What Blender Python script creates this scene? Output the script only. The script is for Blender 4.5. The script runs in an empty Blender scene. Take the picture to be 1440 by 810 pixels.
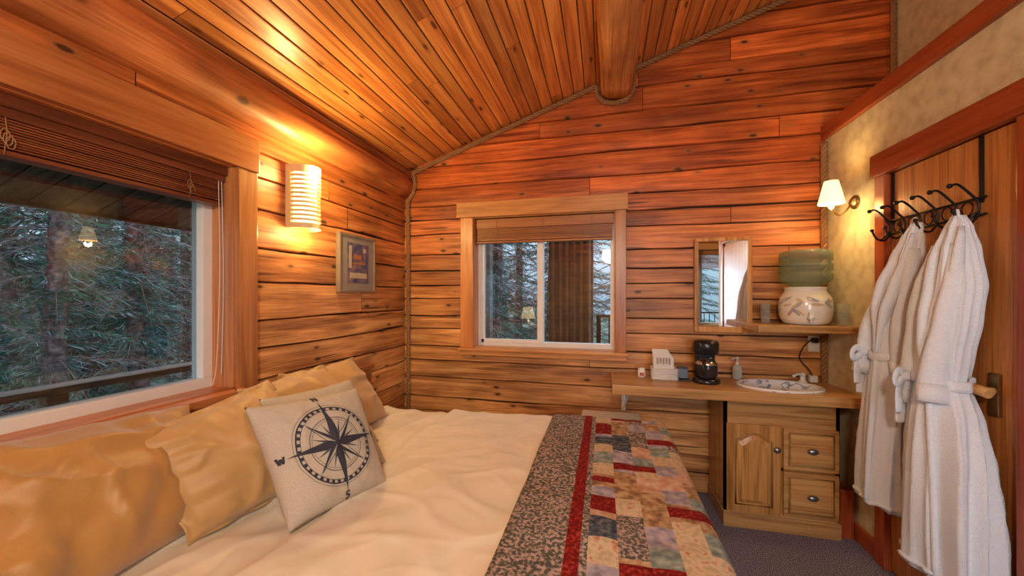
import bpy, bmesh, math, random
from mathutils import Vector, Matrix, noise
random.seed(7)
V=Vector
sc=bpy.context.scene
# ---------------------------------------------------------------- materials
def newmat(name):
    m=bpy.data.materials.new(name); m.use_nodes=True
    nt=m.node_tree; b=nt.nodes['Principled BSDF']
    return m,nt,b
def c4(c): return (c[0],c[1],c[2],1)
def plain(name,c,rough=.5,metal=0,spec=.5,bump=0,bscale=200,var=.12,sheen=0):
    m,nt,b=newmat(name); N=nt.nodes; L=nt.links
    b.inputs['Roughness'].default_value=rough; b.inputs['Metallic'].default_value=metal
    b.inputs['Specular IOR Level'].default_value=spec
    if sheen: b.inputs['Sheen Weight'].default_value=sheen
    tc=N.new('ShaderNodeTexCoord'); n=N.new('ShaderNodeTexNoise'); n.inputs['Scale'].default_value=bscale; n.inputs['Detail'].default_value=3
    L.new(tc.outputs['Object'],n.inputs['Vector'])
    n2=N.new('ShaderNodeTexNoise'); n2.inputs['Scale'].default_value=6; L.new(tc.outputs['Object'],n2.inputs['Vector'])
    r=N.new('ShaderNodeValToRGB'); L.new(n2.outputs['Fac'],r.inputs['Fac'])
    r.color_ramp.elements[0].position=.3; r.color_ramp.elements[1].position=.7
    r.color_ramp.elements[0].color=c4([x*(1-var) for x in c]); r.color_ramp.elements[1].color=c4([min(1,x*(1+var)) for x in c])
    L.new(r.outputs['Color'],b.inputs['Base Color'])
    if bump:
        bp=N.new('ShaderNodeBump'); bp.inputs['Strength'].default_value=bump; bp.inputs['Distance'].default_value=.004
        L.new(n.outputs['Fac'],bp.inputs['Height']); L.new(bp.outputs['Normal'],b.inputs['Normal'])
    return m
def speckle(name,cols,scale,rough=.9,bump=.4,pos=None,dist=.004,detail=4):
    m,nt,b=newmat(name); N=nt.nodes; L=nt.links
    b.inputs['Roughness'].default_value=rough; b.inputs['Specular IOR Level'].default_value=.2
    tc=N.new('ShaderNodeTexCoord'); n=N.new('ShaderNodeTexNoise'); n.inputs['Scale'].default_value=scale; n.inputs['Detail'].default_value=detail
    L.new(tc.outputs['Object'],n.inputs['Vector'])
    r=N.new('ShaderNodeValToRGB'); L.new(n.outputs['Fac'],r.inputs['Fac'])
    e=r.color_ramp.elements
    k=len(cols)
    while len(e)<k: e.new(.5)
    for i,c in enumerate(cols):
        e[i].position=pos[i] if pos else .3+.4*i/(k-1); e[i].color=c4(c)
    L.new(r.outputs['Color'],b.inputs['Base Color'])
    bp=N.new('ShaderNodeBump'); bp.inputs['Strength'].default_value=bump; bp.inputs['Distance'].default_value=dist
    L.new(n.outputs['Fac'],bp.inputs['Height']); L.new(bp.outputs['Normal'],b.inputs['Normal'])
    return m
def wood(name,dark,mid,light,axis='x',knots=True,rough=.45,across=9,along=.7,kden=(4.2,10.0),kn=(.07,.022,.008),bump=.25,lamp_redz=None,krad=.13,depth='y',crack=False):
    m,nt,b=newmat(name); N=nt.nodes; L=nt.links
    b.inputs['Roughness'].default_value=rough; b.inputs['Specular IOR Level'].default_value=.4
    tc=N.new('ShaderNodeTexCoord'); at=N.new('ShaderNodeAttribute'); at.attribute_name='tint'
    off=N.new('ShaderNodeVectorMath'); off.operation='SCALE'; off.inputs[0].default_value=(31.7,17.3,23.1); L.new(at.outputs['Fac'],off.inputs['Scale'])
    add=N.new('ShaderNodeVectorMath'); add.operation='ADD'; L.new(tc.outputs['Object'],add.inputs[0]); L.new(off.outputs[0],add.inputs[1])
    def mp(sa,sx,dz=None):
        q=N.new('ShaderNodeMapping'); s=[sx,sx,sx]; s['xyz'.index(axis)]=sa
        if dz is not None: s['xyz'.index(depth)]=dz
        q.inputs['Scale'].default_value=s; L.new(add.outputs[0],q.inputs['Vector']); return q
    q1=mp(along,across); n1=N.new('ShaderNodeTexNoise'); n1.inputs['Scale'].default_value=1.6; n1.inputs['Detail'].default_value=5; n1.inputs['Distortion'].default_value=.8
    L.new(q1.outputs[0],n1.inputs['Vector'])
    q2=mp(along*3,max(80,across*5)); n2=N.new('ShaderNodeTexNoise'); n2.inputs['Scale'].default_value=1.6; n2.inputs['Detail'].default_value=3
    L.new(q2.outputs[0],n2.inputs['Vector'])
    mx=N.new('ShaderNodeMath'); mx.operation='MULTIPLY_ADD'; mx.inputs[1].default_value=.38
    L.new(n2.outputs['Fac'],mx.inputs[0]); 
    m2=N.new('ShaderNodeMath'); m2.operation='MULTIPLY'; m2.inputs[1].default_value=.62; L.new(n1.outputs['Fac'],m2.inputs[0]); L.new(m2.outputs[0],mx.inputs[2])
    r=N.new('ShaderNodeValToRGB'); e=r.color_ramp.elements; e.new(.5)
    e[0].position=.36; e[0].color=c4(dark); e[1].position=.5; e[1].color=c4(mid); e[2].position=.64; e[2].color=c4(light)
    L.new(mx.outputs[0],r.inputs['Fac']); col=r.outputs['Color']
    if lamp_redz:  # reddens wood with height, imitating warm lamp glow in the base colour
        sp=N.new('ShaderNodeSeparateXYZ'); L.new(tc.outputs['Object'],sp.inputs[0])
        mr=N.new('ShaderNodeMapRange'); mr.inputs['From Min'].default_value=lamp_redz[0]; mr.inputs['From Max'].default_value=lamp_redz[1]
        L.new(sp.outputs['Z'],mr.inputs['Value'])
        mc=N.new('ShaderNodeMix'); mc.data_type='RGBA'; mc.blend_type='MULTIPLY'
        L.new(mr.outputs[0],mc.inputs['Factor']); L.new(col,mc.inputs['A']); mc.inputs['B'].default_value=c4(lamp_redz[2]); col=mc.outputs['Result']
    if crack:
        q4=mp(1.1,26,0.0); n4=N.new('ShaderNodeTexNoise'); n4.inputs['Scale'].default_value=1.0; n4.inputs['Detail'].default_value=1.5; n4.inputs['Distortion'].default_value=.3
        L.new(q4.outputs[0],n4.inputs['Vector'])
        k4=N.new('ShaderNodeMapRange'); k4.inputs['From Min'].default_value=.70; k4.inputs['From Max'].default_value=.74; k4.inputs['To Max'].default_value=.85; L.new(n4.outputs['Fac'],k4.inputs['Value'])
        mk=N.new('ShaderNodeMix'); mk.data_type='RGBA'; L.new(k4.outputs[0],mk.inputs['Factor']); L.new(col,mk.inputs['A']); mk.inputs['B'].default_value=c4(kn); col=mk.outputs['Result']
        n5=N.new('ShaderNodeTexNoise'); n5.inputs['Scale'].default_value=2.6; n5.inputs['Detail'].default_value=7; L.new(add.outputs[0],n5.inputs['Vector'])
        k5=N.new('ShaderNodeMapRange'); k5.inputs['From Min'].default_value=.3; k5.inputs['From Max'].default_value=.7; k5.inputs['To Min'].default_value=.72; k5.inputs['To Max'].default_value=1.25; L.new(n5.outputs['Fac'],k5.inputs['Value'])
        h5=N.new('ShaderNodeHueSaturation'); L.new(k5.outputs[0],h5.inputs['Value']); L.new(col,h5.inputs['Color']); col=h5.outputs['Color']
    if knots:
        q3=mp(kden[0],kden[1],0.0); v=N.new('ShaderNodeTexVoronoi'); v.inputs['Scale'].default_value=1; L.new(q3.outputs[0],v.inputs['Vector'])
        for (r0,r1,colr,mxv) in ((krad*2.0,krad*.9,[x*.6 for x in mid],.5),(krad,krad*.6,kn,.95)):
            k=N.new('ShaderNodeMapRange'); k.inputs['From Min'].default_value=r0; k.inputs['From Max'].default_value=r1; k.inputs['To Max'].default_value=mxv; L.new(v.outputs['Distance'],k.inputs['Value'])
            mk=N.new('ShaderNodeMix'); mk.data_type='RGBA'; L.new(k.outputs[0],mk.inputs['Factor']); L.new(col,mk.inputs['A']); mk.inputs['B'].default_value=c4(colr); col=mk.outputs['Result']
    hs=N.new('ShaderNodeHueSaturation'); mr2=N.new('ShaderNodeMapRange'); mr2.inputs['To Min'].default_value=.76; mr2.inputs['To Max'].default_value=1.24
    L.new(at.outputs['Fac'],mr2.inputs['Value']); L.new(mr2.outputs[0],hs.inputs['Value']); L.new(col,hs.inputs['Color'])
    L.new(hs.outputs['Color'],b.inputs['Base Color'])
    bp=N.new('ShaderNodeBump'); bp.inputs['Strength'].default_value=bump; bp.inputs['Distance'].default_value=.003
    L.new(mx.outputs[0],bp.inputs['Height']); L.new(bp.outputs['Normal'],b.inputs['Normal'])
    return m
def emis(name,c,s):
    m,nt,b=newmat(name); b.inputs['Base Color'].default_value=c4(c); b.inputs['Emission Color'].default_value=c4(c); b.inputs['Emission Strength'].default_value=s
    return m
def windowglass(name):
    m,nt,b=newmat(name); N=nt.nodes; L=nt.links
    t=N.new('ShaderNodeBsdfTransparent'); t.inputs[0].default_value=(.86,.91,.94,1)
    g=N.new('ShaderNodeBsdfGlossy'); g.inputs['Roughness'].default_value=.0
    f=N.new('ShaderNodeFresnel'); f.inputs['IOR'].default_value=2.0
    mx=N.new('ShaderNodeMixShader'); L.new(f.outputs[0],mx.inputs[0]); L.new(t.outputs[0],mx.inputs[1]); L.new(g.outputs[0],mx.inputs[2])
    L.new(mx.outputs[0],N['Material Output'].inputs['Surface']); return m
def glassy(name,c,alpha=.5,rough=.05):
    m,nt,b=newmat(name); N=nt.nodes; L=nt.links
    t=N.new('ShaderNodeBsdfTransparent'); t.inputs[0].default_value=c4(c)
    b.inputs['Base Color'].default_value=c4(c); b.inputs['Roughness'].default_value=rough
    mx=N.new('ShaderNodeMixShader'); mx.inputs[0].default_value=alpha; L.new(t.outputs[0],mx.inputs[1]); L.new(b.outputs[0],mx.inputs[2])
    L.new(mx.outputs[0],N['Material Output'].inputs['Surface']); return m

LAMP_RED=(.98,.46,.26)  # lamp-glow red multiplied into the colour of the upper logs
M={}
LW=((.22,.080,.024),(.54,.24,.075),(.74,.41,.155))
M['log_x']=wood('log_wood_x',*LW,'x',lamp_redz=(1.2,2.5,LAMP_RED),crack=True,depth='y',across=12)
M['log_y']=wood('log_wood_y',*LW,'y',lamp_redz=(1.3,2.6,LAMP_RED),crack=True,depth='x',across=12)
M['ceil']=wood('ceiling_pine',(.36,.10,.024),(.60,.20,.048),(.76,.32,.09),'y',kden=(3.4,12.0),kn=(.10,.022,.007),krad=.13,depth='z',rough=.33,across=12)
M['beam']=wood('beam_wood',(.32,.11,.035),(.58,.24,.08),(.72,.36,.13),'y',kden=(3.0,6),kn=(.10,.03,.010),depth='x',crack=True)
M['plog']=wood('plate_log_wood',(.28,.075,.022),(.50,.15,.042),(.62,.23,.07),'y',kden=(3.0,6),kn=(.10,.03,.010),depth='x',crack=True)
M['trim_y']=wood('trim_wood_y',(.30,.085,.024),(.44,.14,.04),(.54,.21,.065),'y',knots=False,rough=.3)
M['trim_x']=wood('trim_wood_x',(.38,.15,.045),(.55,.24,.075),(.66,.32,.11),'x',knots=False,rough=.35)
M['trim_z']=wood('trim_wood_z',(.36,.13,.04),(.54,.21,.065),(.64,.29,.10),'z',knots=False,rough=.3)
M['redtrim']=wood('red_trim_wood',(.26,.048,.014),(.38,.075,.022),(.46,.11,.036),'y',knots=False,rough=.3)
M['redtrim_z']=wood('red_trim_wood_z',(.26,.048,.014),(.38,.075,.022),(.46,.11,.036),'z',knots=False,rough=.3)
M['oak_x']=wood('oak_x',(.34,.16,.05),(.54,.29,.10),(.64,.38,.15),'x',knots=False,rough=.3,across=14)
M['oak_z']=wood('oak_z',(.28,.12,.03),(.50,.24,.065),(.62,.33,.11),'z',knots=False,rough=.3,across=14)
M['door']=wood('door_oak',(.30,.10,.025),(.48,.19,.05),(.58,.26,.08),'z',knots=False,rough=.3,across=22,along=.9)
M['blind']=wood('blind_wood_dark',(.12,.03,.012),(.20,.05,.018),(.28,.08,.03),'y',knots=False,rough=.35)
M['blind2']=wood('blind_wood_tan',(.30,.10,.035),(.42,.16,.05),(.5,.21,.07),'x',knots=False,rough=.4)
M['gap']=plain('log_gap_dark',(.02,.008,.004),.9)
M['soffit']=wood('soffit_wood',(.10,.05,.03),(.18,.10,.06),(.26,.15,.10),'x',knots=False,rough=.8)
M['rail']=wood('deck_rail_wood',(.12,.08,.07),(.20,.15,.13),(.30,.24,.21),'y',knots=False,rough=.8)
M['plaster']=speckle('beige_plaster',[(.50,.42,.25),(.62,.54,.34),(.68,.61,.40)],16,.85,.35,dist=.003)
M['vinyl']=plain('white_vinyl',(.80,.80,.78),.35,var=.03)
M['glass']=windowglass('window_glass')
M['carpet']=speckle('carpet',[(.04,.04,.07),(.15,.145,.20),(.46,.42,.46)],170,.95,.8,pos=[.34,.5,.66])
M['sheet']=plain('cream_linen',(.78,.69,.53),.8,bump=.25,bscale=500,var=.05,sheen=.2)
M['sham']=plain('golden_tan_satin',(.46,.23,.06),.45,bump=.2,bscale=450,var=.10,sheen=.3)
M['sham2']=plain('pale_gold_linen',(.52,.30,.105),.5,bump=.2,bscale=450,var=.08,sheen=.3)
M['canvas']=speckle('canvas_cloth',[(.42,.36,.28),(.62,.54,.43)],420,.9,.3,dist=.002)
M['ink']=plain('compass_ink',(.03,.03,.045),.8)
M['terry']=speckle('white_terry',[(.76,.81,.88),(.86,.91,.98)],260,.95,.8,dist=.006)
M['iron']=plain('black_iron',(.012,.012,.013),.35,metal=.6)
M['brass']=plain('antique_brass',(.30,.19,.08),.3,metal=.9)
M['pewter']=plain('pewter',(.30,.33,.34),.3,metal=.9)
M['chrome']=plain('chrome',(.7,.7,.7),.12,metal=1)
M['rope']=plain('manila_rope',(.34,.17,.07),.9,bump=.5,bscale=300)
M['ceramic']=plain('white_ceramic',(.80,.79,.75),.15,var=.03)
M['crock']=plain('cream_crock_glaze',(.74,.70,.60),.15,var=.04)
M['leafP']=plain('painted_leaf_rose',(.50,.30,.27),.2); M['leafG']=plain('painted_leaf_slate',(.32,.36,.38),.2); M['leafO']=plain('painted_leaf_ochre',(.56,.42,.26),.2)
M['sinkart']=speckle('painted_sink_glaze',[(.72,.74,.76),(.75,.76,.78),(.15,.2,.35),(.72,.74,.76)],14,.12,.0,pos=[.3,.57,.61,.66],detail=1.5)
M['blackpl']=plain('black_plastic',(.012,.012,.014),.25)
M['whitepl']=plain('white_plastic',(.72,.72,.70),.35,var=.04)
M['paper']=plain('white_paper',(.75,.74,.72),.8,var=.04)
M['bottle']=glassy('water_bottle_plastic',(.60,.68,.55),.16,.10)
M['clear']=glassy('clear_tumbler_glass',(.88,.89,.86),.12)
M['soapg']=glassy('soap_bottle_plastic',(.75,.72,.66),.6)
M['mirror']=plain('mirror_silver',(.85,.86,.86),.01,metal=1,var=.0)
M['shade']=emis('sconce_shade_fabric',(1,.74,.36),1.8)
M['glow']=emis('sconce_diffuser',(1,.74,.34),3)
M['sconce']=plain('sconce_metal',(.70,.55,.28),.4,var=.03)
M['frame']=plain('picture_frame_silverwood',(.24,.17,.12),.35)
M['mat']=plain('picture_mat',(.30,.24,.21),.9)
M['artA']=speckle('art_print_blue',[(.04,.045,.12),(.13,.11,.20),(.34,.17,.10)],18,.5,0)
M['artB']=plain('art_print_light',(.50,.40,.30),.6)
M['artC']=plain('art_print_rust',(.42,.14,.06),.6)
M['bark']=speckle('tree_bark',[(.05,.04,.04),(.14,.10,.10),(.30,.22,.21)],14,.95,.8,dist=.02)
M['needle']=speckle('conifer_needles',[(.02,.085,.07),(.06,.18,.13),(.16,.33,.20)],3,.9,0)
M['needle2']=speckle('grey_twigs',[(.14,.20,.22),(.28,.36,.38),(.52,.62,.64)],3,.9,0)
M['ground']=speckle('forest_floor',[(.04,.08,.065),(.12,.17,.13),(.27,.31,.27)],2.5,.95,.5,dist=.05,detail=8)
# ---------------------------------------------------------------- mesh builder
class MB:
    def __init__(s):
        s.bm=bmesh.new(); s.mats=[]; s.t=s.bm.faces.layers.float.new('tint')
    def mi(s,m):
        m=M[m] if isinstance(m,str) else m
        if m not in s.mats: s.mats.append(m)
        return s.mats.index(m)
    def face(s,vs,m,tint=.5,smooth=False):
        try: f=s.bm.faces.new(vs)
        except ValueError: return None
        f.material_index=s.mi(m); f[s.t]=tint; f.smooth=smooth; return f
    def quad(s,pts,m,tint=.5): return s.face([s.bm.verts.new(p) for p in pts],m,tint)
    def box(s,lo,hi,m,bev=0,tint=None,rot=None,piv=None):
        if tint is None: tint=random.random()
        lo=list(lo);hi=list(hi)
        for i in range(3):
            if lo[i]>hi[i]: lo[i],hi[i]=hi[i],lo[i]
        P=[V((x,y,z)) for x in (lo[0],hi[0]) for y in (lo[1],hi[1]) for z in (lo[2],hi[2])]
        if rot is not None:
            piv=V(piv) if piv is not None else (V(lo)+V(hi))/2
            P=[rot@(p-piv)+piv for p in P]
        vs=[s.bm.verts.new(p) for p in P]
        fs=[s.face([vs[i] for i in q],m,tint) for q in ((0,1,3,2),(4,6,7,5),(0,4,5,1),(2,3,7,6),(0,2,6,4),(1,5,7,3))]
        if bev:
            ed=set(e for f in fs for e in f.edges)
            r=bmesh.ops.bevel(s.bm,geom=list(ed),offset=bev,segments=2,affect='EDGES',profile=.6)
            for f in r['faces']: f[s.t]=tint; f.material_index=s.mi(m)
        return s
    def surf(s,fn,nu,nv,m,closeu=False,closev=False,tint=.5,smooth=True,matfn=None):
        g=[[s.bm.verts.new(fn(i/nu,j/nv)) for j in range(nv+(0 if closev else 1))] for i in range(nu+(0 if closeu else 1))]
        for i in range(nu):
            for j in range(nv):
                i2=(i+1)%len(g); j2=(j+1)%len(g[0])
                mm=matfn(i,j) if matfn else m
                s.face([g[i][j],g[i2][j],g[i2][j2],g[i][j2]],mm,tint,smooth)
        return g
    def lathe(s,prof,c,m,seg=32,sx=1,sy=1,axis='z',smooth=True,tint=.5,matfn=None):
        c=V(c)
        def fn(u,v):
            a=2*math.pi*u; k=min(int(round(v*(len(prof)-1))),len(prof)-1); r,h=prof[k]
            p=V((r*math.cos(a)*sx,r*math.sin(a)*sy,h))
            if axis=='x': p=V((p.z,p.x,p.y))
            if axis=='y': p=V((p.x,p.z,p.y))
            return c+p
        s.surf(fn,seg,len(prof)-1,m,closeu=True,smooth=smooth,tint=tint,matfn=matfn)
    def sphere(s,c,r,m,sc=(1,1,1),seg=16):
        n=10
        s.lathe([(max(1e-4,r*math.sin(math.pi*i/n)),-r*math.cos(math.pi*i/n)*sc[2]) for i in range(n+1)],c,m,seg,sc[0],sc[1])
    def tube(s,pts,r,m,seg=8,closed=False,caps=True,flat=None,tint=.5,smooth=True):
        pts=[V(p) for p in pts]; n=len(pts)
        rr=r if isinstance(r,(list,tuple)) else [r]*n
        T=[]
        for i in range(n):
            if closed: d=pts[(i+1)%n]-pts[i-1]
            else: d=pts[min(i+1,n-1)]-pts[max(i-1,0)]
            T.append(d.normalized() if d.length>1e-9 else V((0,0,1)))
        up=V((0,0,1)) if abs(T[0].z)<.9 else V((1,0,0))
        nrm=(up-T[0]*up.dot(T[0])).normalized(); rings=[]
        for i in range(n):
            nrm=(nrm-T[i]*nrm.dot(T[i])); nrm=nrm.normalized() if nrm.length>1e-6 else V((1,0,0))
            bn=T[i].cross(nrm)
            fl=flat if flat else (1,1)
            rings.append([s.bm.verts.new(pts[i]+nrm*math.cos(2*math.pi*k/seg)*rr[i]*fl[0]+bn*math.sin(2*math.pi*k/seg)*rr[i]*fl[1]) for k in range(seg)])
        for i in range(n if closed else n-1):
            a=rings[i]; b=rings[(i+1)%n]
            for k in range(seg): s.face([a[k],a[(k+1)%seg],b[(k+1)%seg],b[k]],m,tint,smooth)
        if caps and not closed:
            s.face(list(reversed(rings[0])),m,tint); s.face(rings[-1],m,tint)
    def obj(s,name,parent=None,mods=None):
        bmesh.ops.recalc_face_normals(s.bm,faces=s.bm.faces)
        me=bpy.data.meshes.new(name); s.bm.to_mesh(me); s.bm.free()
        for m in s.mats: me.materials.append(m)
        o=bpy.data.objects.new(name,me); sc.collection.objects.link(o)
        if parent: o.parent=parent
        return o
def empty(name,loc=(0,0,0)):
    e=bpy.data.objects.new(name,None); sc.collection.objects.link(e); return e
def spline(pts,n=8):
    pts=[V(p) for p in pts]; out=[]
    for i in range(len(pts)-1):
        p0=pts[max(i-1,0)];p1=pts[i];p2=pts[i+1];p3=pts[min(i+2,len(pts)-1)]
        for k in range(n):
            t=k/n
            out.append(.5*((2*p1)+(-p0+p2)*t+(2*p0-5*p1+4*p2-p3)*t*t+(-p0+3*p1-3*p2+p3)*t**3))
    out.append(pts[-1]); return out
def nz(*a): return noise.noise(V(a))
# ---------------------------------------------------------------- room numbers
XL=-1.76; XR=1.51; YB=3.10; YR=-1.6
def ceilz(x): return 2.613+.337*(x-XL)
def log_wall(mb,axis,plane,sgn,a0,a1,zs,openings,m,start=None):
    for i in range(len(zs)-1):
        z0,z1=zs[i],zs[i+1]; zc=(z0+z1)/2
        s0=a0 if start is None else max(a0,start(z0))
        spans=[(s0,a1)]
        for (o0,o1,oz0,oz1) in openings:
            if oz0-.001<zc<oz1+.001:
                ns=[]
                for (p,q) in spans:
                    if o0>p: ns.append((p,min(o0,q)))
                    if o1<q: ns.append((max(o1,p),q))
                spans=ns
        out=[]
        for (p,q) in spans:
            if q-p>1.6 and random.random()<.45:
                c=random.uniform(p+.5,q-.5); out+= [(p,c-.002),(c+.002,q)]
            else: out.append((p,q))
        for (p,q) in out:
            if q-p<.02: continue
            tint=random.random(); n=max(2,int((q-p)/.06)); off=random.random()*50
            def bnd(a,z,k): return z+.012*nz(a*1.0,k*7.1,0)+.004*nz(a*4.5,k*7.1,3)
            def gp(a,k): return .0020+.008*max(0,nz(a*1.9,k*3.3,8)-.02)
            def mk(vs,ds,smooth):
                def fn(u,v):
                    a=p+(q-p)*u
                    b0=bnd(a,z0,i)+gp(a,i); b1=bnd(a,z1,i+1)-gp(a,i+1)
                    k=int(round(v*(len(vs)-1))); vv=vs[k]
                    d=ds[k]+.003*nz(a*1.2,off,vv*1.5)+.005
                    z=b0+(b1-b0)*vv
                    return V((a,plane+sgn*d,z)) if axis=='x' else V((plane+sgn*d,a,z))
                mb.surf(fn,n,len(vs)-1,m,tint=tint,smooth=smooth)
            mk([.03,.25,.5,.75,.97],[.0095,.0108,.0112,.0108,.0095],True)
            mk([0,.03],[-.010,.0095],True); mk([.97,1],[.0095,-.010],True)
def courses(z0,z1,h,forced):
    fs=sorted([z0,z1]+forced); zs=[z0]
    for a,b in zip(fs,fs[1:]):
        k=max(1,round((b-a)/h)); w=[random.uniform(.74,1.26) for _ in range(k)]; t=sum(w); acc=a
        for x in w[:-1]: acc+=(b-a)*x/t; zs.append(acc)
        zs.append(b)
    return zs
G_=.018
W2=(-1.097,.082,1.05,2.165)
mb=MB()
zs=courses(0,4.4,.148,[W2[2],W2[3]])
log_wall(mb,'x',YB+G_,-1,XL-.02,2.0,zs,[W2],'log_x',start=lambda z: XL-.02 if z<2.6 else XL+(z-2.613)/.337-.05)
y0,y1=YB+G_+.004,YB+.2
for lo,hi in (((XL-.2,y0,-.1),(W2[0],y1,4.4)),((W2[1],y0,-.1),(3.2,y1,4.6)),((W2[0],y0,-.1),(W2[1],y1,W2[2])),((W2[0],y0,W2[3]),(W2[1],y1,4.4))): mb.box(lo,hi,'gap')
mb.obj('wall_back')
W1=(-.25,1.452,1.05,2.12)
mb=MB()
zs=courses(0,2.62,.165,[W1[2],W1[3]])
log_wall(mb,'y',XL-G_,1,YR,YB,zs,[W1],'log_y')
x0,x1=XL-.2,XL-G_-.004
for lo,hi in (((x0,YR-.2,-.1),(x1,W1[0],2.7)),((x0,W1[1],-.1),(x1,YB+.2,2.7)),((x0,W1[0],-.1),(x1,W1[1],W1[2])),((x0,W1[0],W1[3]),(x1,W1[1],2.7))): mb.box(lo,hi,'gap')
mb.obj('wall_left')
R1=(.45,1.25,.93,2.35); R2=(1.72,2.35,.93,2.35)  # first rear window is unseen, added for cool light on the robes
mb=MB()
zs=courses(0,4.4,.16,[.93,2.35])
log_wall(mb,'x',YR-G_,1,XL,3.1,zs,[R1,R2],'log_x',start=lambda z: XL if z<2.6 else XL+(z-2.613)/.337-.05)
y0,y1=YR-.2,YR-G_-.004
for lo,hi in (((XL-.2,y0,-.1),(R1[0],y1,4.6)),((R1[1],y0,-.1),(R2[0],y1,4.6)),((R2[1],y0,-.1),(3.3,y1,4.8)),((R1[0],y0,-.1),(R1[1],y1,.93)),((R2[0],y0,-.1),(R2[1],y1,.93)),((R1[0],y0,2.35),(R1[1],y1,4.6)),((R2[0],y0,2.35),(R2[1],y1,4.6))): mb.box(lo,hi,'gap')
mb.obj('wall_rear')
DY0,DY1,DZ=1.80,2.48,2.16
mb=MB()
PZ=2.60
mb.box((XR,DY1,0),(XR+.10,YB+.01,PZ),'plaster'); mb.box((XR,.6,0),(XR+.10,DY0,PZ),'plaster'); mb.box((XR,DY0,DZ),(XR+.10,DY1,PZ),'plaster')
mb.obj('wall_right')
mb=MB(); mb.box((1.91,.6,0),(2.0,YB+.01,4.3),'plaster'); mb.box((XR+.10,.6,PZ-.08),(1.91,YB+.01,PZ),'plaster'); mb.box((XR,.5,0),(2.0,.6,4.3),'plaster'); mb.obj('wall_loft')
mb=MB(); mb.box((2.0,.5,0),(3.1,.6,4.4),'plaster'); mb.box((3.1,YR-.1,0),(3.2,.6,4.5),'plaster'); mb.obj('wall_entry')
mb=MB(); mb.box((XL-.2,YR-.2,-.1),(3.2,YB+.2,0),'carpet'); mb.obj('floor')
# ceiling boards
mb=MB()
nx=math.cos(math.atan(.337)); sl=V((nx,0,math.sin(math.atan(.337)))); nn=V((-sl.z,0,sl.x))
w=.092; s=-.05
while s<5.3:
    y=YR-.1+random.uniform(-1.5,0)
    while y<YB+.06:
        y2=y+random.uniform(1.8,3.6); t=random.random()
        a=max(y,YR-.1)+.001; b=min(y2,YB+.06)-.001
        if b>a+.01:
            P=[(0.0,.014),(.003,.003),(.008,0),(w-.008,0),(w-.003,.003),(w,.014)]
            o=V((XL,0,2.613))
            va=[mb.bm.verts.new(o+sl*(s+p[0])+nn*p[1]+V((0,a,0))) for p in P]
            vb=[mb.bm.verts.new(o+sl*(s+p[0])+nn*p[1]+V((0,b,0))) for p in P]
            for k in range(5): mb.face([va[k],va[k+1],vb[k+1],vb[k]],'ceil' if 0<k<4 else 'gap',t)
        y=y2
    s+=w
o=V((XL,0,2.613))
P=[o+sl*a+nn*b for a,b in ((-.3,.015),(5.4,.015),(5.4,.1),(-.3,.1))]
A=[mb.bm.verts.new(p+V((0,YR-.2,0))) for p in P]; B=[mb.bm.verts.new(p+V((0,YB+.2,0))) for p in P]
mb.face(A,'gap');mb.face(list(reversed(B)),'gap')
for k in range(4): mb.face([A[k],A[(k+1)%4],B[(k+1)%4],B[k]],'gap')
mb.obj('ceiling')
def log(name,x,z,r,ya,yb,m='beam',sx=1,seg=20,wob=.05,taper=0,sq=2.0):
    mb=MB(); n=28
    def fn(u,v):
        a=2*math.pi*u; y=ya+(yb-ya)*v
        c_,s_=math.cos(a),math.sin(a); k=(abs(c_)**sq+abs(s_)**sq)**(-1/sq)
        rr=r*k*(1-taper*v)*(1+wob*nz(c_*1.2,s_*1.2,y*1.3+x*9))
        return V((x+rr*c_*sx,y,z+rr*s_))
    g=mb.surf(fn,seg,n,m,closeu=True)
    mb.face([q[0] for q in g],m); mb.face([q[-1] for q in g],m)
    return mb.obj(name)
log('roof_beam_log',.085,3.160,.124,YR,YB,wob=.16,seg=32,sq=2.9)
log('wall_plate_log',XL+.0,2.475,.128,YR,YB,m='plog',taper=.22,seg=28)
# ---------------------------------------------------------------- windows
def trimobj(name,boxes,bev=.004):
    mb=MB()
    for lo,hi,m in boxes: mb.box(lo,hi,m,bev)
    return mb.obj(name)
w1=empty('window_1')
mb=MB(); xa,xb=XL-.18,XL-.11; fw=.05
mb.box((xa,W1[0],W1[2]),(xb,W1[1],W1[2]+fw),'vinyl',.004); mb.box((xa,W1[0],W1[3]-fw),(xb,W1[1],W1[3]),'vinyl',.004)
mb.box((xa,W1[0],W1[2]+fw),(xb,W1[0]+fw,W1[3]-fw),'vinyl',.004); mb.box((xa,W1[1]-fw,W1[2]+fw),(xb,W1[1],W1[3]-fw),'vinyl',.004)
mb.obj('frame',w1)
mb=MB(); mb.quad([(XL-.15,W1[0]+fw,W1[2]+fw),(XL-.15,W1[1]-fw,W1[2]+fw),(XL-.15,W1[1]-fw,W1[3]-fw),(XL-.15,W1[0]+fw,W1[3]-fw)],'glass'); mb.obj('glass_pane',w1)
mb=MB()
mb.box((XL-.19,W1[0],W1[2]-.02),(XL+.02,W1[1],W1[2]+.004),'trim_y'); mb.box((XL-.19,W1[1]-.006,W1[2]),(XL+.02,W1[1]+.015,W1[3]),'trim_z'); mb.box((XL-.19,W1[0]-.015,W1[2]),(XL+.02,W1[0]+.006,W1[3]),'trim_z'); mb.box((XL-.19,W1[0],W1[3]-.004),(XL+.02,W1[1],W1[3]+.015),'trim_y')
mb.obj('jamb',w1)
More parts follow.
